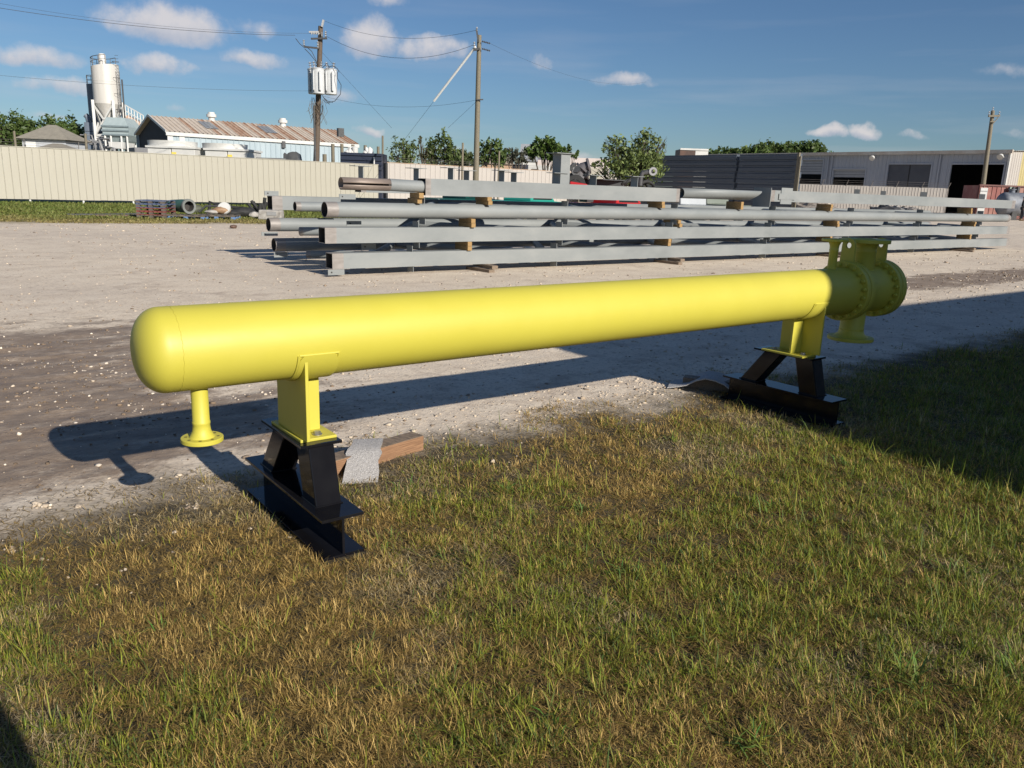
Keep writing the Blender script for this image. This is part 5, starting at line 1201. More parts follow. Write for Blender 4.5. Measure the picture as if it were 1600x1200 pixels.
def navy_box():
    D = 58; a, b = Vector(gr(533, D)), Vector(gr(597, D)); u = b-a; L = u.length; u.normalize(); v = Vector((-u.y, u.x, 0)); z = zat(239, 565, D); t = thing('skip_container', 'navy ribbed skip container showing over the cream fence by the fence end', 'container', a)
    def Q(x, y, zz): return a+u*x+v*y+Vector((0, 0, zz))
    MB().hexa([Q(0, 0, .2), Q(L, 0, .2), Q(L, 2.3, .2), Q(0, 2.3, .2), Q(0, 0, z), Q(L, 0, z), Q(L, 2.3, z), Q(0, 2.3, z)]).build('body', NAVY, t, None, .02)
    for k in range(4): zz = z-.12-.32*k; MB().hexa([Q(0, -.09, zz-.06), Q(L, -.09, zz-.06), Q(L, -.003, zz-.06), Q(0, -.003, zz-.06), Q(0, -.09, zz+.03), Q(L, -.09, zz+.03), Q(L, -.003, zz+.03), Q(0, -.003, zz+.03)]).build('side_rib', NAVY, t)
    m = MB(); q = Q(L*.82, -.2, 0); m.bar(q, q+Vector((0, 0, z-.25)), .08, .08); m.build('upright', WHITE, t)
    rr = random.Random(2)
    for k in range(7):
        q = Q(L*(.1+.06*k+.2*(k > 3)), 1, z-.05); m = MB(); m.lathe(q, (rr.uniform(-.3, .3), 0, 1), [(0, 0), (.05, rr.uniform(.15, .3)), (rr.uniform(.25, .5), rr.uniform(.1, .25)), (.55, 0)], 8); o = m.build('scrap_bag', WHITE, None, 60, 0, q); tag(o, ['first', 'second', 'third', 'fourth', 'fifth', 'sixth', 'last'][k]+' white crumpled bag along the top of the navy skip counting from the transformer pole', 'bag', 'bags on the navy skip')
navy_box()
def heap_boards():
    D = 58; t = thing('sheet_bundle', 'grey bundled sheets with a ragged dark tarpaulin behind the cream fence', 'sheet stack', Vector(gr(392, D)))
    p0, p1 = Vector(gr(389, D)), Vector(gr(452, D)); u = (p1-p0); L = u.length; u.normalize(); v = Vector((-u.y, u.x, 0))
    for k in range(6):
        z = 2.0+k*.2; a = p0+u*(.1*(k % 2)+.25*max(0, k-3)); b = p1-u*(.1*(k % 3))
        MB().hexa([a+Vector((0,0,z)), b+Vector((0,0,z)), b+v*1.5+Vector((0,0,z)), a+v*1.5+Vector((0,0,z)), a+Vector((0,0,z+.16)), b+Vector((0,0,z+.17)), b+v*1.5+Vector((0,0,z+.17)), a+v*1.5+Vector((0,0,z+.16))]).build('sheet', pm('weathered_grey_sheet', (.13, .135, .14), (.20, .20, .195), 2), t)
    MB().hexa([p0, p1, p1+v*1.4, p0+v*1.4, p0+Vector((0,0,2)), p1+Vector((0,0,2)), p1+v*1.4+Vector((0,0,2)), p0+v*1.4+Vector((0,0,2))]).build('cradle', STEELD, t)
    m = MB(); n = 14; vs = []; a = Vector(gr(444, D)); rr = random.Random(3)
    zt = [241, 238.5, 240, 241, 239, 238, 237.5, 237, 236.6, 237, 236.5, 237, 246, 249, 252]
    for k in range(n+1):
        p = Vector(gr(444+k*1.9, D)); z = zat(zt[k], 455, D)
        vs += [p-v*.1+Vector((0, 0, 1.6)), p+v*.1+Vector((0, 0, z)), p+v*1.2+Vector((0, 0, z-rr.uniform(.05, .25))), p+v*1.5+Vector((0, 0, 1.6))]
    fs = [(k*4+q, k*4+4+q, k*4+5+q, k*4+1+q) for k in range(n) for q in range(3)]; m.add(vs, fs); m.build('tarpaulin', pm('dark_tarp', (.05, .052, .055), (.09, .09, .09), 3, .6), t, 40)
heap_boards()
def tan_sheds():
    def block(name, px0, px1, yt, D, dep_, mat, label, roof=None, group=None):
        a, b = Vector(gr(px0, D)), Vector(gr(px1, D)); u = b-a; L = u.length; u.normalize(); v = Vector((-u.y, u.x, 0)); z = zat(yt, (px0+px1)/2, D)
        t = thing(name, label, 'building', a, group)
        def Q(x, y, zz): return a+u*x+v*y+Vector((0, 0, zz))
        MB().hexa([Q(0, 0, 0), Q(L, 0, 0), Q(L, dep_, 0), Q(0, dep_, 0), Q(0, 0, z), Q(L, 0, z), Q(L, dep_, z), Q(0, dep_, z)]).build('wall', mat, t)
        if roof: h = roof[0]; MB().add([Q(-.2, -.2, z+.003), Q(L+.2, -.2, z+.003), Q(L+.2-roof[2]*L, dep_/2, z+h), Q(-.2+roof[2]*L, dep_/2, z+h), Q(L+.2, dep_+.2, z+.003), Q(-.2, dep_+.2, z+.003)], [(0, 1, 2, 3), (3, 2, 4, 5), (0, 3, 5), (1, 4, 2)]).build('roof', roof[1], t)
        return t, Q, L, z
    TAN = pm('tan_brick', (.50, .33, .21), (.43, .28, .18), 3)
    PINK = pm('pale_pink_wall', (.58, .50, .47), (.52, .45, .42), 2)
    block('tan_shed', 752, 800, 256.5, 90, 5, TAN, 'low tan brick shed over the pale fence behind the slim pole', (.9, pm('tan_roof', (.42, .34, .25)), .2))
    block('container', 800, 826, 257, 82, 2.6, NAVY, 'dark blue container over the pale fence beside the tan shed')
    block('grey_roof_shed', 812, 836, 252, 92, 6, WHITE, 'shed with a pale grey sloping roof behind the blue container', (2.0, pm('grey_roof', (.33, .34, .36)), .1))
    block('white_shed', 838, 864, 250, 92, 5, PINK, 'pale shed with a slatted front near the tall welded stub')
    block('dark_top_shed', 830, 866, 244, 100, 5, pm('purple_grey', (.16, .155, .19)), 'dark grey shed top behind the pale shed')
    block('white_tower_shed', 855, 868, 243, 95, 3, PINK, 'narrow pale tower shed beside the tall welded stub')
    t, Q, L, z = block('site_cabin', 824, 858, 258, 78, 3, WHITE, 'white site cabin with a dark window over the pale fence')
    m = MB(); m.hexa([Q(L*.15, -.06, z-1.1), Q(L*.45, -.06, z-1.1), Q(L*.45, .02, z-1.1), Q(L*.15, .02, z-1.1), Q(L*.15, -.06, z-.35), Q(L*.45, -.06, z-.35), Q(L*.45, .02, z-.35), Q(L*.15, .02, z-.35)]); m.build('window', DARKB, t)
    block('pink_hall', 884, 950, 247, 110, 8, PINK, 'large plain pale pink hall beyond the valve pipes')
    block('cream_wall_unit', 905, 940, 262, 70, 2, CREAM, 'low cream unit beyond the valve pipes with a small sign')
tan_sheds()

# ------------------------------------------------------------------ dark stacked panels and the open bay building
def dark_panels():
    D1 = 60.; P = Vector(dep(1246, 239.5, D1)); zt = P.z; d = ray(1003, 243.5); Q = Vector(EYE+d*((zt-CAM_H)/d[2])); x = (P.x+Q.x)/2
    yA, yB = min(P.y, Q.y), max(P.y, Q.y); z0 = .55
    t = thing('panel_stack', 'long dark blue stack of ribbed steel panels in shade beside the open bay building', 'panel stack', (x, yA, z0))
    mt = pm('dark_blue_sheet_pile', (.075, .09, .115), (.06, .073, .095), .7, .5, stretch=(1, .2, 1)); n = 10; h = (zt-z0)/n; cuts = [yA, yA+(yB-yA)*.34, yB]
    for k in range(n):
        for (a, b) in ((cuts[0], cuts[1]-.05), (cuts[1]+.05, cuts[2])):
            o = random.uniform(-.03, .03); zz = z0+k*h; y0, y1 = a+random.uniform(0, .15), b-random.uniform(0, .15)
            prof = [(x+o, zz+.01), (x+o, zz+h*.62), (x+o+.05, zz+h*.70), (x+o+.05, zz+h*.97), (x+o+.6, zz+h*.97), (x+o+.6, zz+.01)]
            MB().prism([(px, y0, pz) for px, pz in prof], (0, y1-y0, 0)).build('steel_panel', mt, t)
    m = MB(); m.bar((x-.15, yA-.1, .5), (x-.15, yA-.1, zt+.05), .16, .16); m.bar((x-.2, yA-.3, .5), (x-.2, yA-.3, zt-.2), .1, .1); m.build('end_post', POLEG, t)
    # rooftop box beyond
    p = Vector(dep(1062, 245, 98)); q = Vector(dep(1106, 245, 98)); u = (q-p).normalized(); u.z = 0; z1, z0 = zat(233.5, 1084, 98), 0; L = (q-p).length; v = Vector((-u.y, u.x, 0)); p.z = 0
    t = thing('box_trailer', 'white box with an open dark end showing over the dark panels', 'box', p)
    MB().hexa([p+u*L*.55, p+u*L, p+u*L+v*3, p+u*L*.55+v*3]+[e+Vector((0, 0, z1)) for e in (p+u*L*.55, p+u*L, p+u*L+v*3, p+u*L*.55+v*3)]).build('white_side', WHITE, t)
    MB().hexa([p, p+u*L*.54, p+u*L*.54+v*3, p+v*3]+[e+Vector((0, 0, z1-.02)) for e in (p, p+u*L*.54, p+u*L*.54+v*3, p+v*3)]).build('open_end', pm('dark_rust_box', (.05, .03, .025), (.12, .06, .04), .7), t)
    m = MB(); m.bar(p+Vector((0, 0, z1)), p+u*L+Vector((0, 0, z1)), .2, .2); m.build('top_edge', WHITE, t)
dark_panels()
def bay_building():
    E2 = Vector(dep(1580, 236, 80)); ez = E2.z; d = ray(1245, 243); E1 = Vector(EYE+d*(E2.x/d[0])); gz = .55
    u = E1-E2; u.z = 0; Lv = u.length; u.normalize(); v = Vector((u.y, -u.x, 0))      # u runs away along the front, v into the building
    if v.x < 0: v = -v
    L = Lv*1.75; t = thing('bay_building', 'long pale metal building with four open and rolled bay doors', 'building', (E2.x, E2.y, gz))
    P0 = np.array(E2); P1 = np.array(E1)
    def Q(a, b, z): return Vector((E2.x, E2.y, 0))+u*a+v*b+Vector((0, 0, z))
    def uz(px, py): p = Vector(plane_pt(px, py, P0, P1)); return (p-E2).dot(u), p.z
    WG = pm('grey_white_siding', (.38, .40, .44), (.34, .36, .40), .5, .5, stretch=(1, 1, .3)); GW = 24
    ops = []
    for (xa, ya, xb, yb) in ((1487, 257, 1570, 254), (1389, 257, 1456, 257), (1303, 265, 1353, 265), (1248, 250, 1287, 250)):
        a0, z_ = uz(xb, ya); a1, _ = uz(xa, ya); ops.append((a0, a1, z_))
    edges = [0.]+[e for o in ops for e in (o[0], o[1])]+[L]; m = MB()
    for i in range(0, len(edges), 2): corrug(m, Q(edges[i], 0, 0), Q(edges[i+1], 0, 0), gz-.1, ez-.2, .42, .05, -v)
    for (a0, a1, z_) in ops: corrug(m, Q(a0, 0, 0), Q(a1, 0, 0), z_, ez-.2, .42, .05, -v)
    m.build('front_wall', WG, t, recalc=False)
    def bx(a0, a1, b0, b1, z0, z1): return MB().hexa([Q(a0, b0, z0), Q(a1, b0, z0), Q(a1, b1, z0), Q(a0, b1, z0), Q(a0, b0, z1), Q(a1, b0, z1), Q(a1, b1, z1), Q(a0, b1, z1)])
    for i, (a0, a1, z_) in enumerate(ops):
        for e in (a0-.12, a1): bx(e, e+.12, -.1, .15, gz, z_).build('jamb', WG, t)
        bx(a0-.12, a1+.12, -.1, .15, z_, z_+.14).build('lintel', WG, t)
        if i == 1: bx(a0+.02, a1-.02, .1, .16, gz, z_-.02).build('bay_door', pm('dark_bay_door', (.08, .085, .10), (.065, .07, .085), 1), t); bx((a0+a1)/2-.04, (a0+a1)/2+.04, .06, .1, gz, z_).build('door_seam', DARKB, t)
        if i in (2, 3):
            zc = uz(1330, 277)[1] if i == 2 else uz(1266, 272)[1]; k = 0; zz = zc
            while zz < z_-.05: bx(a0+.02, a1-.02, .1, .15, zz, min(zz+.27, z_)).build('shutter_slat', pm('grey_shutter', (.33, .34, .36), (.28, .29, .31), 1), t); zz += .30
    # inside: back wall, floor is the ground
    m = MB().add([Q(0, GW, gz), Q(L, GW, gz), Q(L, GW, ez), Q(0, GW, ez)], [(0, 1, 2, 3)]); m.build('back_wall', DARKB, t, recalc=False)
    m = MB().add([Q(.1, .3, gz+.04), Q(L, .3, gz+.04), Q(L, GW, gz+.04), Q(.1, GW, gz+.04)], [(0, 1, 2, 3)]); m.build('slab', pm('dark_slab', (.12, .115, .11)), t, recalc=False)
    rz = ez+.7; m = MB().add([Q(-.3, -.25, ez), Q(L, -.25, ez), Q(L, GW/2, rz), Q(-.3, GW/2, rz), Q(L, GW+.2, ez), Q(-.3, GW+.2, ez)], [(0, 1, 2, 3), (3, 2, 4, 5)]); m.build('roof', WHITE, t, recalc=False)
    bx(-.3, L, -.42, -.255, ez-.22, ez+.12).build('eave_gutter', pm('sunlit_tone_gutter', (.62, .57, .50), (.5, .42, .34), .8), t)  # pale cream puts the sunlit edge into the gutter's colour
    for px in (1294, 1300, 1468): a, _ = uz(px, 262); bx(a-.07, a+.07, -.16, -.06, gz, ez-.22).build('downspout', WG, t)
    bx(-.06, .12, -.1, .06, gz, ez-.2).build('corner_trim', WHITE, t)
    # sunny gable end with a mustard stripe
    m = MB(); w0 = GW
    corrug(m, Q(-.02, .1, 0), Q(-.02, 2.6, 0), gz-.1, ez+.1, .42, .05, -u); m.build('gable_wall', CREAM2, t, recalc=False); m = MB(); corrug(m, Q(-.02, 4.2, 0), Q(-.02, w0, 0), gz-.1, ez+.1, .42, .05, -u); m.build('gable_wall', CREAM2, t, recalc=False)
    m = MB(); corrug(m, Q(-.02, 2.6, 0), Q(-.02, 4.2, 0), gz-.1, ez+.1, .42, .05, -u); m.build('gable_stripe', pm('mustard_sheet', (.42, .36, .18), (.38, .32, .15), 1), t, recalc=False)
    m = MB().add([Q(-.02, 0, ez+.05), Q(-.02, GW/2, rz-.02), Q(-.02, GW, ez+.05)], [(0, 1, 2)]); m.build('gable_peak', CREAM2, t, recalc=False)
    for px, py in ((1369, 248), (1569, 246)):
        a, z = uz(px, py); m = MB(); m.bar(Q(a, 0, z), Q(a, -.7, z+.15), .08, .08); m.lathe(Q(a, -.7, z+.15), (-v+Vector((0, 0, -.7))), [(0, 0), (0, .2), (.3, .3), (.32, 0)], 12); m.build('flood_lamp', WHITE, t, 40)
bay_building()

# ------------------------------------------------------------------ vehicles half hidden behind the stack
RUB = pm('black_rubber', (.018, .018, .018), (.028, .028, .028), 12, .75)
GLASS = pm('tinted_glass', (.015, .018, .02), (.02, .022, .025), 2, .08)
CHROME = pm('chrome', (.5, .5, .5), (.4, .4, .4), 3, .2, .9)
def lamp_mat(): return pm('red_lens', (.45, .02, .015), (.3, .01, .01), 3, .2)
def wheel(t, x, y, r=.36, w_=.24):
    m = MB(); m.lathe((x, y-w_/2, r), (0, 1, 0), [(0, r*.55), (0, r*.9), (.03, r), (w_-.03, r), (w_, r*.9), (w_, r*.55), (0, r*.55)], 24); ty = m.build('tyre', RUB, t, 40)
    m = MB(); m.lathe((x, y-w_/2+.03, r), (0, 1, 0), [(0, 0), (0, r*.2), (.03, r*.5), (.0, r*.56), (w_-.06, r*.56), (w_-.06, 0)], 18); m.build('rim', CHROME, ty, 40)
def pickup(loc, rz, paint, label, bed=True, L=5.2, W=1.9):
    t = thing('pickup_truck', label, 'pickup truck', loc, None, True); t.rotation_euler = (0, 0, rz); h = W/2
    def side(poly, y0, y1, name, mat, bev=.03):
        return MB().prism([(x, y0, z) for x, z in poly], (0, y1-y0, 0)).build(name, mat, t, 30, bev)
    x0, x1 = -L/2, L/2
    side([(x0, .5), (x0+.05, .45), (x1-.1, .42), (x1, .55), (x1, .95), (x1-.15, 1.06), (x1-1.5, 1.12), (x0, 1.10)], -h, h, 'body', paint, .05)
    cb = [(x1-3.3, 1.10), (x1-1.35, 1.10), (x1-1.95, 1.70), (x1-2.15, 1.75), (x1-3.05, 1.75), (x1-3.2, 1.70)]
    side([(a, b) for a, b in cb], -h+.12, h-.12, 'cab', paint, .05)
    for y in (-h+.115, h-.125): side([(x1-3.1, 1.18), (x1-1.6, 1.18), (x1-2.0, 1.64), (x1-3.05, 1.64)], y, y+.01, 'side_window', GLASS, 0)
    MB().hexa([(x1-1.43, -h+.2, 1.14), (x1-1.42, -h+.2, 1.15), (x1-1.42, h-.2, 1.15), (x1-1.43, h-.2, 1.14), (x1-1.94, -h+.25, 1.66), (x1-1.93, -h+.25, 1.67), (x1-1.93, h-.25, 1.67), (x1-1.94, h-.25, 1.66)]).build('windscreen', GLASS, t)
    for sx in (-L*.32, L*.32):
        for y in (-h+.1, h-.1): wheel(t, sx, y)
    for y in (-h+.02, h-.22): MB().box(x0-.012, x0+.03, y, y+.2, .7, 1.0).build('tail_lamp', lamp_mat(), t); MB().box(x1-.06, x1+.012, y, y+.2, .72, .9).build('headlamp', CHROME, t)
    MB().box(x0-.1, x0-.01, -h+.05, h-.05, .42, .58).build('bumper', CHROME, t); MB().box(x1+.01, x1+.1, -h+.05, h-.05, .42, .58).build('bumper', CHROME, t)
    return t
TEAL = pm('teal_car_paint', (.03, .30, .24), (.028, .28, .22), 1, .25); DGRN = pm('dark_green_paint', (.01, .055, .05), (.012, .06, .052), 1, .2)
REDP = pm('red_car_paint', (.42, .02, .025), (.38, .018, .02), 1, .25); SILV = pm('silver_car_paint', (.36, .38, .40), (.32, .34, .36), 1, .25); GGRN = pm('grey_green_car_paint', (.17, .19, .16), (.15, .17, .14), 1, .3)
def grp(px, D): p = dep(px, 300, D); return (p[0], p[1], float(gh(p[0], p[1])))
pickup(grp(725, 40), .2, DGRN, 'dark green pickup truck glimpsed through the stack under the slotted column')
pickup(grp(822, 39), .25, TEAL, 'bright teal pickup truck glimpsed through the stack beside the dark green one')
pickup(grp(958, 40), .1, REDP, 'red pickup truck behind the stack below the big loose bush')
pickup(grp(1075, 46), 1.25, SILV, 'silver pickup truck glimpsed under the mitred pipe'); pickup(grp(1112, 50), 1.35, GGRN, 'grey green pickup truck glimpsed under the mitred pipe beside the silver one')
def hoses():
    # black hose coils and the valve manifold carried on the red truck
    D = 40.
    def P(px, py, dy=0): return Vector(dep(px, py, D+dy))
    c = P(895, 292); t = thing('hose_reel', 'black hose reel on the red truck below the valve pipes', 'hose reel', (c.x, c.y, 1.1))
    m = MB(); m.lathe(P(898, 291, -.5), Vector(HEAD), [(0, .32), (0, .5), (.06, .55), (.7, .55), (.76, .5), (.76, .32)], 24); m.build('coil', RUB, t, 40)
    m = MB(); m.lathe(P(898, 291, -.55), Vector(HEAD), [(0, 0), (0, .3), (.9, .3), (.9, 0)], 16); m.build('drum', RUB, t, 40)
    m = MB(); q = P(903, 288, -.9); m.hexa([q-CAMS*.42+Vector((0, 0, -.35)), q+CAMS*.5+Vector((0, 0, -.35)), q+CAMS*.5+Vector(HEAD)*.3+Vector((0, 0, -.35)), q-CAMS*.42+Vector(HEAD)*.3+Vector((0, 0, -.35)), q-CAMS*.38+Vector((0, 0, .12)), q+CAMS*.46+Vector((0, 0, .02)), q+CAMS*.46+Vector(HEAD)*.3+Vector((0, 0, .04)), q-CAMS*.38+Vector(HEAD)*.3+Vector((0, 0, .14))]); m.build('red_guard', REDP, t, None, .05)
    a, b = P(919, 281), P(976, 283.5); t = thing('tool_box', 'long dark grey tool box on the bed of the red truck', 'tool box', (a.x, a.y, 1.12))
    MB().hexa([Vector((a.x, a.y, 1.12)), Vector((b.x, b.y, 1.12)), Vector((b.x, b.y+.6, 1.12)), Vector((a.x, a.y+.6, 1.12)), Vector((a.x, a.y, a.z)), Vector((b.x, b.y, a.z-.0)), Vector((b.x, b.y+.6, a.z)), Vector((a.x, a.y+.6, a.z))]).build('chest', pm('dark_grey_chest', (.045, .047, .05), (.06, .06, .062), 2, .5), t, None, .02)
    MB().box(min(a.x, b.x)-.02, max(a.x, b.x)+.02, min(a.y, b.y)-.03, max(a.y, b.y)+.62, a.z+.002, a.z+.05).build('lid', pm('dark_grey_lid', (.07, .072, .075)), t, None, .01)
    t = thing('valve_manifold', 'dark valve pipework with a grey elbow pipe rising behind the stack', 'valve manifold', (c.x, c.y, 1.2)); GP = pm('grey_elbow_pipe', (.15, .14, .15), (.10, .095, .10), 3, .45)
    m = MB(); m.tube([P(906, 290), P(905, 276), P(906, 268), P(911, 262), P(919, 260)], .26, 14); m.build('elbow_pipe', GP, t, 50)
    for q, d in ((P(905, 279), (0, 0, 1)), (P(918, 260), P(919, 260)-P(911, 262)), (P(909, 264.5), P(911, 262)-P(906, 268))):
        m = MB(); m.lathe(q, d, [(0, 0), (0, .38), (.1, .38), (.1, 0)], 18); m.build('flange_ring', GP, t, 40)
    rr = random.Random(12); m = MB()
    for (px, py) in ((896, 262), (899, 270), (895, 275), (898, 281), (901, 266), (915, 272)):
        m.lathe(P(px, py, -.3), (rr.uniform(-1, 1), rr.uniform(-1, 1), rr.uniform(-.4, .4)), [(0, 0), (0, .2), (.09, .2), (.09, 0)], 14); m.tube([P(px, py, -.3), P(px+rr.uniform(-4, 4), py+rr.uniform(2, 8), -.1)], .06, 6)
    m.tube([P(897, 290), P(898, 270), P(897, 254)], .07, 8); m.tube([P(894, 257), P(900, 255)], .05, 6); m.build('valve_cluster', STEELD, t, 40)['kind'] = 'stuff'
    t = thing('hose_tangle', 'coils of black hose with a ring ended dark pipe sticking up beside the big bush', 'hose', (P(1000, 290).x, P(1000, 290).y, 1.1))
    for (px, py, r) in ((983, 293, .42), (990, 294, .5), (998, 293, .45), (1010, 294, .4)):
        m = MB(); ring = [P(px, py, .2)+CAMS*(r*math.cos(a))+Vector((0, 0, r*.8*math.sin(a)))+Vector(HEAD)*(.2*math.sin(a*2)) for a in np.linspace(0, 6.28, 20)]; m.tube(ring, .085, 8, False); m.build('hose_coil', RUB, t, 50)
    m = MB(); m.tube([P(1000, 290), P(1001, 278), P(1004, 270), P(1020, 267.5)], .12, 10); m.build('dark_pipe', STEELD, t, 50)
    m = MB(); m.lathe(P(1020, 267.5), P(1022, 268.5, -.5)-P(1020, 267.5), [(0, .1), (0, .2), (.16, .2), (.16, .1)], 18); m.build('ring_end', pm('pale_ring', (.35, .35, .36)), t, 40)
hoses()

# ------------------------------------------------------------------ salvage along the verge
def verge_items():
    B1 = pm('blue_pallet', (.06, .09, .19), (.12, .14, .2), 3, .7); B2 = pm('red_pallet', (.24, .05, .04), (.16, .06, .05), 3, .7); B3 = pm('weathered_pallet', (.15, .125, .10), (.09, .075, .06), 4, .8)
    o0 = g(245, 341); D = float(np.array(o0) @ HEAD); s = D/FPX
    names = ['lowest weathered pallet of the salvage pile', 'dull red pallet above the lowest one in the salvage pile', 'red pallet in the middle of the salvage pile', 'blue pallet near the top of the salvage pile', 'blue topmost pallet of the salvage pile']
    w2 = 22*s; proto = None; hp = (zat(312.5, 245, D))/5
    for k in range(5):
        t = thing('pallet', names[k], 'pallet', (o0[0], o0[1], .0+k*hp), 'pallets piled by the fence', True); t.rotation_euler = (0, 0, -YAW+.03*random.uniform(-1, 1)); mt = (B3, B2, B2, B1, B1)[k]
        for q in range(7): x = -w2+q*(2*w2-.1)/6; MB().box(x, x+.1, -.5, .5, hp*.86, hp*.98).build('deck_board', mt, t) if q else MB().box(-w2, -w2+.1, -.5, .5, hp*.86, hp*.98).build('deck_board', mt, t)
        for y in (-.5, -.05, .40): MB().box(-w2, w2, y, y+.1, hp*.70, hp*.86).build('stringer', mt, t)
        for x in (-w2, -.08, w2-.16):
            for y in (-.5, .38): MB().box(x, x+.16, y, y+.12, hp*.16, hp*.70).build('block', B3, t)
        for y in (-.5, .40): MB().box(-w2, w2, y, y+.1, 0.0, hp*.16).build('bottom_board', mt, t)
    def flat(px, py, w_, d, mt, label):
        p = g(px, py); t = thing('pallet', label, 'pallet', (p[0], p[1], 0), 'pallets lying flat by the fence', True); t.rotation_euler = (0, 0, -YAW+.1)
        for q in range(6): x = -w_/2+q*(w_-.12)/5; MB().box(x, x+.12, -d/2, d/2, .15, .18).build('deck_board', B3, t)
        for y in (-d/2, -.06, d/2-.1):
            MB().box(-w_/2, w_/2, y, y+.1, .11, .15).build('stringer', B3, t)
            for x in (-w_/2, -.08, w_/2-.16): MB().box(x, x+.16, y, y+.1, 0, .11).build('block', mt, t)
    flat(296, 342, 1.5, 1.0, pm('blue_block', (.12, .22, .42), (.10, .18, .35), 3), 'flat pallet with blue blocks under the green flanged pipe'); flat(343, 342, 1.5, 1.0, pm('blue_block', (.12, .22, .42)), 'flat pallet with blue blocks carrying brown and white scrap')
    # green pipe with a broad grey flange
    GRN = pm('green_pipe', (.05, .12, .095), (.04, .095, .075), 2, .45); GF = pm('grey_flange', (.20, .21, .20), (.14, .15, .14), 4, .6)
    c = g(297, 342); c[2] = .50; f = Vector(c); Dd = float(f @ Vector(HEAD)); ss = Dd/FPX; ax = (-CAMS*1.0+Vector(HEAD)*.75).normalized(); t = thing('flanged_pipe', 'dark green pipe with broad grey ring flange lying on a flat pallet', 'pipe', (c[0], c[1], .18))
    m = MB(); m.lathe(f, ax, [(.0, .21), (.0, .30), (.09, .30), (.09, .24)], 28); m.build('ring_flange', GF, t, 40)
    m = MB(); m.lathe(f, ax, [(.05, .26), (.5, .27), (1.3, .22), (1.35, .0)], 24); m.build('pipe_body', GRN, t, 40); m = MB(); m.lathe(f, ax, [(.012, .215), (.3, .2), (.3, 0)], 24); m.build('bore', DARKIN, t, 40)
    # scrap on the second pallet and beyond
    rr = random.Random(21)
    def lump(px, py, z, sx, sz, mat, nm, label, cat):
        p = g(px, py); m = MB(); n1, n2 = 8, 12; vs = []; fs = []
        for i in range(n1+1):
            th = math.pi*i/n1
            for k in range(n2): a = 2*math.pi*k/n2; r = 1+rr.uniform(-.16, .16); vs.append((p[0]+sx*r*math.sin(th)*math.cos(a), p[1]+sx*.6*r*math.sin(th)*math.sin(a), z+sz/2+sz/2*r*math.cos(th)))
        for i in range(n1):
            for k in range(n2): fs.append((i*n2+k, i*n2+(k+1) % n2, (i+1)*n2+(k+1) % n2, (i+1)*n2+k))
        m.add(vs, fs); return tag(m.build(nm, mat, None, 50, 0, (p[0], p[1], 0)), label, cat)
    p = g(352, 341); m = MB(); m.lathe((p[0], p[1], .38), (-Vector(HEAD)+Vector((0, 0, .5))), [(0, .0), (0, .10), (.02, .26), (.07, .28), (.14, .26), (.14, 0)], 24); tag(m.build('white_disc', WHITE, None, 40, 0, (p[0], p[1], .1)), 'round white disc propped on brown scrap on the flat pallet', 'disc')
    lump(347, 341, .17, .42, .3, pm('tan_scrap', (.36, .24, .14), (.25, .15, .09), 6), 'scrap_sack', 'tan brown sack of scrap under the white disc', 'sack'); lump(332, 341, .17, .3, .18, pm('dirty_white', (.42, .40, .37), (.22, .20, .18), 5, .8), 'scrap_sack', 'flattened white sack on the flat pallet', 'sack')
    lump(306, 334, .0, .35, .4, pm('olive_scrap', (.10, .11, .07), (.06, .06, .05), 6), 'scrap_bundle', 'olive scrap bundle behind the grey ring flange', 'scrap')
    for k, (px, py, sx, sz) in enumerate(((370, 340, .5, .35), (381, 340, .55, .45), (390, 340, .4, .38))): lump(px, py, 0, sx, sz, RUB, 'black_bag', ['small low black bag near the flat pallet', 'bulky black bag in the middle of the bags', 'black bag next to the leaning black tubes'][k], 'bag')
    lump(398, 341, 0, .24, .28, pm('dirty_white', (.42, .40, .37), (.22, .20, .18), 5, .8), 'white_bag', 'crumpled white bag among the black tubes', 'bag')
    p = Vector(g(326, 337)); m = MB(); m.tube([p+Vector((0, 0, .05)), p+Vector((.1, 0, .62)), p+CAMS*.35+Vector((0, 0, .5)), p+CAMS*1.2+Vector((0, 0, .4)), p+CAMS*1.9+Vector((0, 0, .36))], .07, 8); tag(m.build('bent_black_tube', RUB, None, 50, 0, p), 'bent black tube lying behind the white disc', 'tube')
    p = Vector(g(312, 338)); m = MB(); m.tube([p+Vector((0, 0, .2)), p+CAMS*.3+Vector((0, 0, .45)), p+CAMS*1.1+Vector((0, 0, .48)), p+CAMS*1.4+Vector((0, 0, .3))], .045, 8); tag(m.build('wire_hoop', STEELD, None, 50, 0, p), 'arched dark hoop behind the flat pallets', 'hoop')
    for k in range(9):
        p = Vector(g(400+k*2.3, 338+rr.uniform(-2, 2))); q = p+CAMS*rr.uniform(-.7, .5)+Vector((0, 0, rr.uniform(.35, .85))); m = MB(); m.tube([p, q], rr.uniform(.06, .11), 8); tag(m.build('black_tube', RUB, None, 50, 0, p), ['first', 'second', 'third', 'fourth', 'fifth', 'sixth', 'seventh', 'eighth', 'last'][k]+' black tube leaning in the salvage heap counting towards the truss ends', 'tube', 'black tubes in the salvage heap')
    p = Vector(g(421, 344)); t = thing('white_tank', 'dirty white plastic case beside the ends of the trusses', 'case', p); MB().hexa([p-CAMS*.5, p+CAMS*.5, p+CAMS*.5+Vector(HEAD)*.5, p-CAMS*.5+Vector(HEAD)*.5]+[e+Vector((0, 0, .42)) for e in (p-CAMS*.45, p+CAMS*.5, p+CAMS*.5+Vector(HEAD)*.5, p-CAMS*.45+Vector(HEAD)*.5)]).build('case_body', pm('dirty_white', (.42, .40, .37), (.22, .20, .18), 5, .8), t, None, .05)
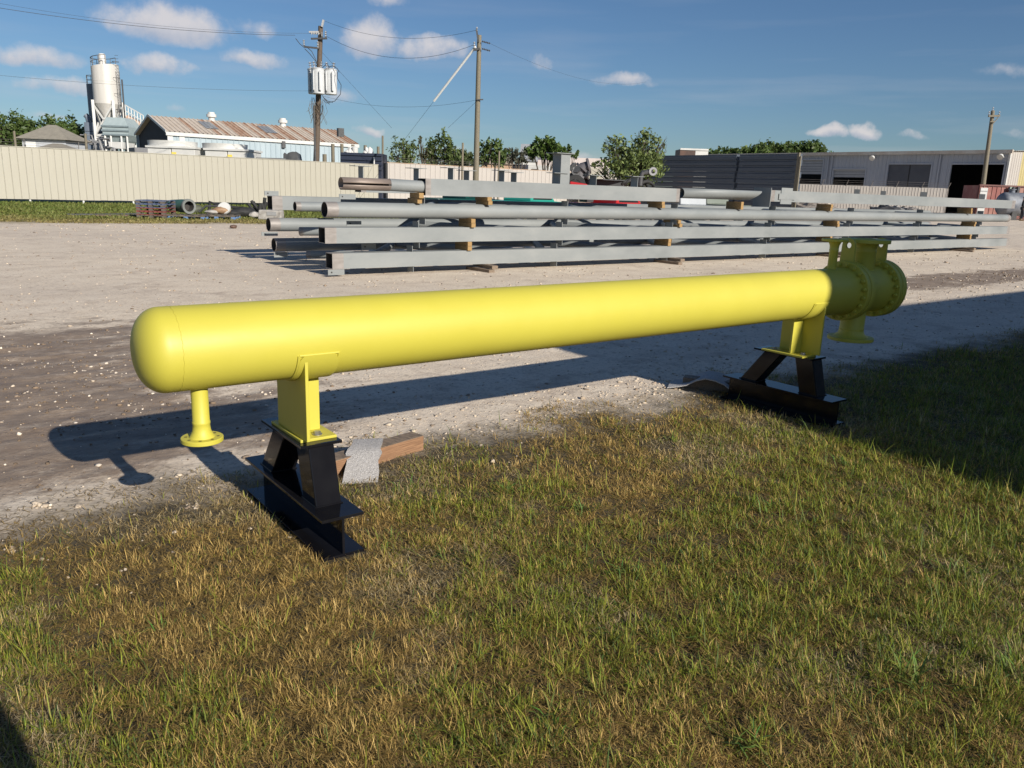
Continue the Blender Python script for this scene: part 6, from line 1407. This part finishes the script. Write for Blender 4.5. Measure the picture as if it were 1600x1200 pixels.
    MB().hexa([p-CAMS*.1-Vector(HEAD)*.02+Vector((0, 0, .2)), p+CAMS*.3-Vector(HEAD)*.02+Vector((0, 0, .2)), p+CAMS*.3+Vector((0, 0, .2)), p-CAMS*.1+Vector((0, 0, .2))]+[e for e in (p-CAMS*.1-Vector(HEAD)*.02+Vector((0, 0, .36)), p+CAMS*.3-Vector(HEAD)*.02+Vector((0, 0, .36)), p+CAMS*.3+Vector((0, 0, .36)), p-CAMS*.1+Vector((0, 0, .36)))]).build('panel', pm('grey_panel', (.3, .3, .3)), t)
    a, b = Vector(g(105, 337.5)), Vector(g(225, 337)); m = MB(); m.tube([a+Vector((0, 0, .05)), a.lerp(b, .5)+Vector((0, 0, .05)), b+Vector((0, 0, .07))], .045, 8); tag(m.build('steel_rod', STEELD, None, 50, 0, a), 'long dark rod lying in the verge grass by the pallets', 'rod')
    a, b = Vector(g(150, 338.5)), Vector(g(225, 339)); m = MB(); m.tube([a+Vector((0, 0, .04)), b+Vector((0, 0, .04))], .04, 8); tag(m.build('steel_rod', pm('rusty_rod', (.12, .07, .05)), None, 50, 0, a), 'shorter rusty rod lying in the verge grass by the pallets', 'rod')
    p = Vector(g(365, 356)); lump(365, 357, 0, .13, .12, pm('rust_lump', (.12, .07, .05)), 'rusty_lump', 'small rusty lump alone at the gravel edge', 'lump')
verge_items()

# ------------------------------------------------------------------ things by the bay doors
def person(loc, rz, pose, label, H=1.74, jacket=(.012, .016, .022), trousers=(.02, .022, .03), capc=(.01, .01, .012)):
    """one skinned body; clothes are slightly thicker skins over the same joints"""
    k = H/1.75; t = thing('person', label, 'person', loc, None, True); t.rotation_euler = (0, 0, rz)
    J = {'pel': (0, 0, .95), 'waist': (0, 0, 1.10), 'chest': (0, .0, 1.32), 'neck': (0, .01, 1.50), 'head': (0, -.015, 1.60), 'crown': (0, .0, 1.715)}
    for sd, sg in (('l', -1), ('r', 1)):
        J.update({'hip'+sd: (.10*sg, 0, .90), 'knee'+sd: (.115*sg, -.02, .49), 'ank'+sd: (.12*sg, .03, .085), 'toe'+sd: (.14*sg, -.13, .03), 'sh'+sd: (.185*sg, .0, 1.42), 'el'+sd: (.25*sg, .03, 1.14), 'wr'+sd: (.27*sg, -.06, .90), 'hand'+sd: (.275*sg, -.09, .81)})
    J.update(pose)
    def skin(name, verts, edges, mat, root, lv=2):
        me = bpy.data.meshes.new(name); me.from_pydata([tuple(c*k for c in J[v]) for v, _ in verts], [], []); idx = {v: i for i, (v, _) in enumerate(verts)}
        me = bpy.data.meshes.new(name); me.from_pydata([tuple(c*k for c in J[v]) for v, _ in verts], [(idx[a], idx[b]) for a, b in edges], [])
        o = bpy.data.objects.new(name, me); COL.objects.link(o); o.parent = t; ms = o.modifiers.new('skin', 'SKIN'); o.modifiers.new('sub', 'SUBSURF').levels = lv; o.modifiers[-1].render_levels = lv
        if not me.skin_vertices: me.attributes
        for i, (v, r) in enumerate(verts):
            sv = me.skin_vertices[0].data[i]; sv.radius = (r[0]*k, r[1]*k) if isinstance(r, tuple) else (r*k, r*k); sv.use_root = (v == root)
        ms.use_smooth_shade = True; me.materials.append(mat); return o
    SK = pm('skin', (.36, .2, .13), (.32, .17, .11), 4, .5)
    body = [('pel', (.13, .10)), ('waist', (.12, .09)), ('chest', (.15, .105)), ('neck', .055), ('head', (.075, .09)), ('crown', (.06, .075))]
    E = [('pel', 'waist'), ('waist', 'chest'), ('chest', 'neck'), ('neck', 'head'), ('head', 'crown')]
    for sd in 'lr':
        body += [('hip'+sd, .085), ('knee'+sd, .058), ('ank'+sd, .042), ('toe'+sd, (.04, .03)), ('sh'+sd, .058), ('el'+sd, .042), ('wr'+sd, .03), ('hand'+sd, (.035, .02))]
        E += [('pel', 'hip'+sd), ('hip'+sd, 'knee'+sd), ('knee'+sd, 'ank'+sd), ('ank'+sd, 'toe'+sd), ('chest', 'sh'+sd), ('sh'+sd, 'el'+sd), ('el'+sd, 'wr'+sd), ('wr'+sd, 'hand'+sd)]
    skin('body', body, E, SK, 'pel')
    skin('jacket', [('pel', (.15, .12)), ('waist', (.145, .115)), ('chest', (.172, .128))]+[('sh'+s_, .075) for s_ in 'lr']+[('el'+s_, .06) for s_ in 'lr']+[('wr'+s_, .043) for s_ in 'lr'], [('pel', 'waist'), ('waist', 'chest')]+[(a+s_, b+s_) for s_ in 'lr' for a, b in (('sh', 'el'), ('el', 'wr'))]+[('chest', 'sh'+s_) for s_ in 'lr'], pm('dark_jacket'+label[:6].replace(' ', '_'), jacket, None, 8, .85), 'pel')
    skin('trousers', [('pel', (.138, .11))]+[('hip'+s_, .1) for s_ in 'lr']+[('knee'+s_, .075) for s_ in 'lr']+[('ank'+s_, .06) for s_ in 'lr'], [('pel', 'hip'+s_) for s_ in 'lr']+[(a+s_, b+s_) for s_ in 'lr' for a, b in (('hip', 'knee'), ('knee', 'ank'))], pm('dark_trousers', trousers, None, 8, .85), 'pel')
    hx, hy, hz = (c*k for c in J['head'])
    m = MB(); m.lathe((hx, hy, hz+.045*k), (0, 0, 1), [(0, .099), (.05, .097), (.09, .075), (.11, .03), (.112, 0)], 18); m.prism([(hx-.07, hy-.08, hz+.05*k), (hx+.07, hy-.08, hz+.05*k), (hx+.05, hy-.185, hz+.042*k), (hx-.05, hy-.185, hz+.042*k)], (0, 0, .008)); m.build('cap', pm('black_cap', capc), t, 40)
    m = MB(); m.lathe((hx, hy-.088*k, hz-.005), (0, -1, -.25), [(0, .02), (.03, .012), (.035, 0)], 8); m.build('nose', SK, t, 50)
    for sx in (-.032, .032): m = MB(); m.lathe((hx+sx, hy-.078*k, hz+.03*k), (0, -1, 0), [(0, .012), (.012, .008), (.015, 0)], 8); m.build('eye', pm('dark_eye', (.02, .015, .01)), t, 50)
    m = MB(); m.box(hx-.026, hx+.026, hy-.098*k, hy-.085*k, hz-.045*k, hz-.037*k); m.build('mouth', pm('lips', (.28, .1, .08)), t)
    for sx in (-1, 1): m = MB(); m.lathe((hx+sx*.083*k, hy+.01, hz), (sx, .2, 0), [(0, .028), (.012, .03), (.018, .012), (.018, 0)], 10); m.build('ear', SK, t, 50)
    for s_ in 'lr':     # fingers, loosely curled, and boots
        wx, wy, wz = (c*k for c in J['hand'+s_]); v = Vector(J['hand'+s_])-Vector(J['wr'+s_]); v.normalize(); side = v.cross(Vector((1, 0, 0))).normalized()
        for f, ln in ((-1.5, .06), (-.5, .075), (.5, .07), (1.5, .055)):
            p = Vector((wx, wy, wz))+side*.018*f; m = MB(); q = p+v*ln*.55; e = q+(v*.6+Vector((-.6 if s_ == 'r' else .6, 0, 0))).normalized()*ln*.5; m.tube([p-v*.02, q, e], [.010, .009, .007], 6); m.build('finger', SK, t, 50)
        p = Vector((wx, wy, wz))-v*.05; m = MB(); m.tube([p, p+side*.045+v*.02, p+side*.05+v*.06], [.012, .011, .008], 6); m.build('thumb', SK, t, 50)
        ax_, ay, az_ = (c*k for c in J['ank'+s_]); m = MB(); m.tube([(ax_, ay+.05, .05), (ax_, ay-.05, .055), (ax_*1.05, ay-.19, .04)], [.052, .058, .04], 10); m.tube([(ax_, ay, .06), (ax_, ay, .17)], .058, 10); m.build('boot', pm('work_boot', (.25, .17, .10)), t, 50)
    return t
def by_the_bay():
    D = 66.; gz = .6
    def P(px, py, dy=0): return Vector(dep(px, py, D+dy))
    # rusty red container with a white end door
    a = P(1524.5, 320); b = P(1640, 320); a.z = b.z = gz; u = Vector((b-a)); u.z = 0; L = u.length; u.normalize(); v = Vector((-u.y, u.x, 0)); zt = zat(288, 1526, D)
    t = thing('shipping_container', 'faded red container with peeling paint and a white door in front of the bay building', 'container', a)
    def Q(x, y, z): return a+u*x+v*y+Vector((0, 0, z-gz))
    RC = pm('faded_red_paint', (.27, .10, .085), (.36, .20, .16), 1.2, .75, lo=.45, hi=.72, detail=8)
    m = MB(); corrug(m, Q(.1, 0, 0), Q(L, 0, 0), gz, zt-.1, .36, .04, -v); m.build('side_wall', RC, t, recalc=False)
    m = MB().hexa([Q(.1, .05, gz), Q(L, .05, gz), Q(L, 2.4, gz), Q(.1, 2.4, gz), Q(.1, .05, zt-.06), Q(L, .05, zt-.06), Q(L, 2.4, zt-.06), Q(.1, 2.4, zt-.06)]); m.build('shell', RC, t)
    m = MB(); m.bar(Q(0, -.03, zt-.05), Q(L, -.03, zt-.05), .12, .12); m.bar(Q(0, -.03, gz+.1), Q(L, -.03, gz+.1), .12, .14); m.bar(Q(.05, -.03, gz), Q(.05, -.03, zt), .12, .12); m.build('frame_rail', pm('brown_rail', (.16, .06, .05)), t)
    m = MB().hexa([Q(.15, -.09, gz+.1), Q(.72, -.09, gz+.1), Q(.72, -.06, gz+.1), Q(.15, -.06, gz+.1), Q(.15, -.09, zt-.25), Q(.72, -.09, zt-.25), Q(.72, -.06, zt-.25), Q(.15, -.06, zt-.25)]); d = m.build('door', WHITE, t)
    for z in (.35, .62, .9): m = MB(); m.bar(Q(.15, -.11, gz+(zt-gz)*z*.9), Q(.72, -.11, gz+(zt-gz)*z*.9), .05, .04); m.build('door_bar', pm('grey_bar', (.35, .35, .35)), d)
    for i, px in enumerate((1578, 1583, 1590)): q = P(px, 298, -.15); m = MB(); m.box(q.x-.2, q.x+.2, q.y-.08, q.y, q.z-.3, q.z+.3); m.build('wall_box', pm('pale_green_box', (.35, .42, .36)) if i == 0 else STEELD, t)
    # silver tank lying on its side
    D2 = 62.; r = .86; c = Vector(dep(1559.5, 318, D2)); c.z = gz+.30+r; ax = Vector((CAMS.x, CAMS.y, 0)).normalized(); t = thing('storage_tank', 'silver grey horizontal tank with domed end behind the worker', 'tank', Vector((c.x, c.y, gz)))
    TK = pm('galvanised_tank', (.26, .27, .29), (.12, .135, .17), 1.6, .6, .2, detail=9)
    m = MB(); m.lathe(c, ax, [(.42*(1-math.cos(x)), r*math.sin(x)**.8) for x in np.linspace(0.02, math.pi/2, 9)]+[(6.5, r), (6.8, .4), (6.82, 0)], 36); m.build('tank_shell', TK, t, 40)
    for x in (1.0, 4.5): q = c+ax*x; m = MB(); m.hexa([q-ax*.2-Vector(HEAD)*.6-Vector((0, 0, r+.3)), q+ax*.2-Vector(HEAD)*.6-Vector((0, 0, r+.3)), q+ax*.2+Vector(HEAD)*.6-Vector((0, 0, r+.3)), q-ax*.2+Vector(HEAD)*.6-Vector((0, 0, r+.3)), q-ax*.2-Vector(HEAD)*.7-Vector((0, 0, r*.5)), q+ax*.2-Vector(HEAD)*.7-Vector((0, 0, r*.5)), q+ax*.2+Vector(HEAD)*.7-Vector((0, 0, r*.5)), q-ax*.2+Vector(HEAD)*.7-Vector((0, 0, r*.5))]); m.build('saddle_block', STEELD, t)
    m = MB(); q = c+ax*.9; m.lathe(q, (0, 0, 1), [(r-.02, .2), (r+.2, .2), (r+.2, .28), (r+.26, .28), (r+.26, 0)], 16); m.build('manway', TK, t, 40)
    # worker
    Dp = 59.5; f = Vector(dep(1595, 341, Dp)); f.z = float(gh(f.x, f.y))
    person(f, math.atan2(-FWD[0], FWD[1])*1+1.1, {'elr': (.24, -.14, 1.2), 'wrr': (.2, -.36, 1.22), 'handr': (.19, -.44, 1.23), 'kneel': (-.13, -.10, .5), 'ankl': (-.16, -.02, .085), 'toel': (-.17, -.18, .03)}, 'worker in dark clothes and a cap standing by the silver tank')
    # low odds and ends seen under the top column
    for i, (px, D3, w_, h, mt, nm, lb) in enumerate(((1275, 60, 2.2, .9, pm('rubble_pale', (.45, .40, .34), (.2, .16, .13), 5), 'rubble_heap', 'pale rubble heap seen between the layers of the stack'), (1385, 57, 1.6, .8, STEELD, 'scrap_heap', 'dark scrap heap in front of the short ribbed fence'), (1415, 57, 1.5, .7, pm('mixed_scrap', (.4, .36, .33), (.05, .05, .05), 6), 'scrap_heap', 'mixed pale and dark scrap heap in front of the short ribbed fence'))):
        c = dep(px, 320, D3); m = MB(); rr = random.Random(i); n1, n2 = 7, 14; vs = []; fs = []
        for j in range(n1+1):
            th = math.pi/2*j/n1
            for k in range(n2): a_ = 2*math.pi*k/n2; r_ = 1+rr.uniform(-.2, .2); vs.append((c[0]+w_*.6*r_*math.sin(th)*math.cos(a_), c[1]+w_*r_*math.sin(th)*math.sin(a_), .55+h*r_*math.cos(th)))
        for j in range(n1):
            for k in range(n2): fs.append((j*n2+k, j*n2+(k+1) % n2, (j+1)*n2+(k+1) % n2, (j+1)*n2+k))
        tag(m.add(vs, fs).build(nm, mt, None, None, 0, (c[0], c[1], .55)), lb, 'heap')
by_the_bay()
# the photographer, whose shadow touches the corner of the lawn
person((-.045, -.42, float(gh(-.045, -.42))), math.pi-YAW+.0, {'ell': (-.27, -.12, 1.22), 'wrl': (-.1, -.30, 1.42), 'handl': (-.06, -.33, 1.49), 'elr': (.27, -.12, 1.22), 'wrr': (.1, -.30, 1.42), 'handr': (.06, -.33, 1.49)}, 'person in grey shirt holding up both hands to take the picture', 1.72, (.25, .25, .27), (.03, .04, .07))
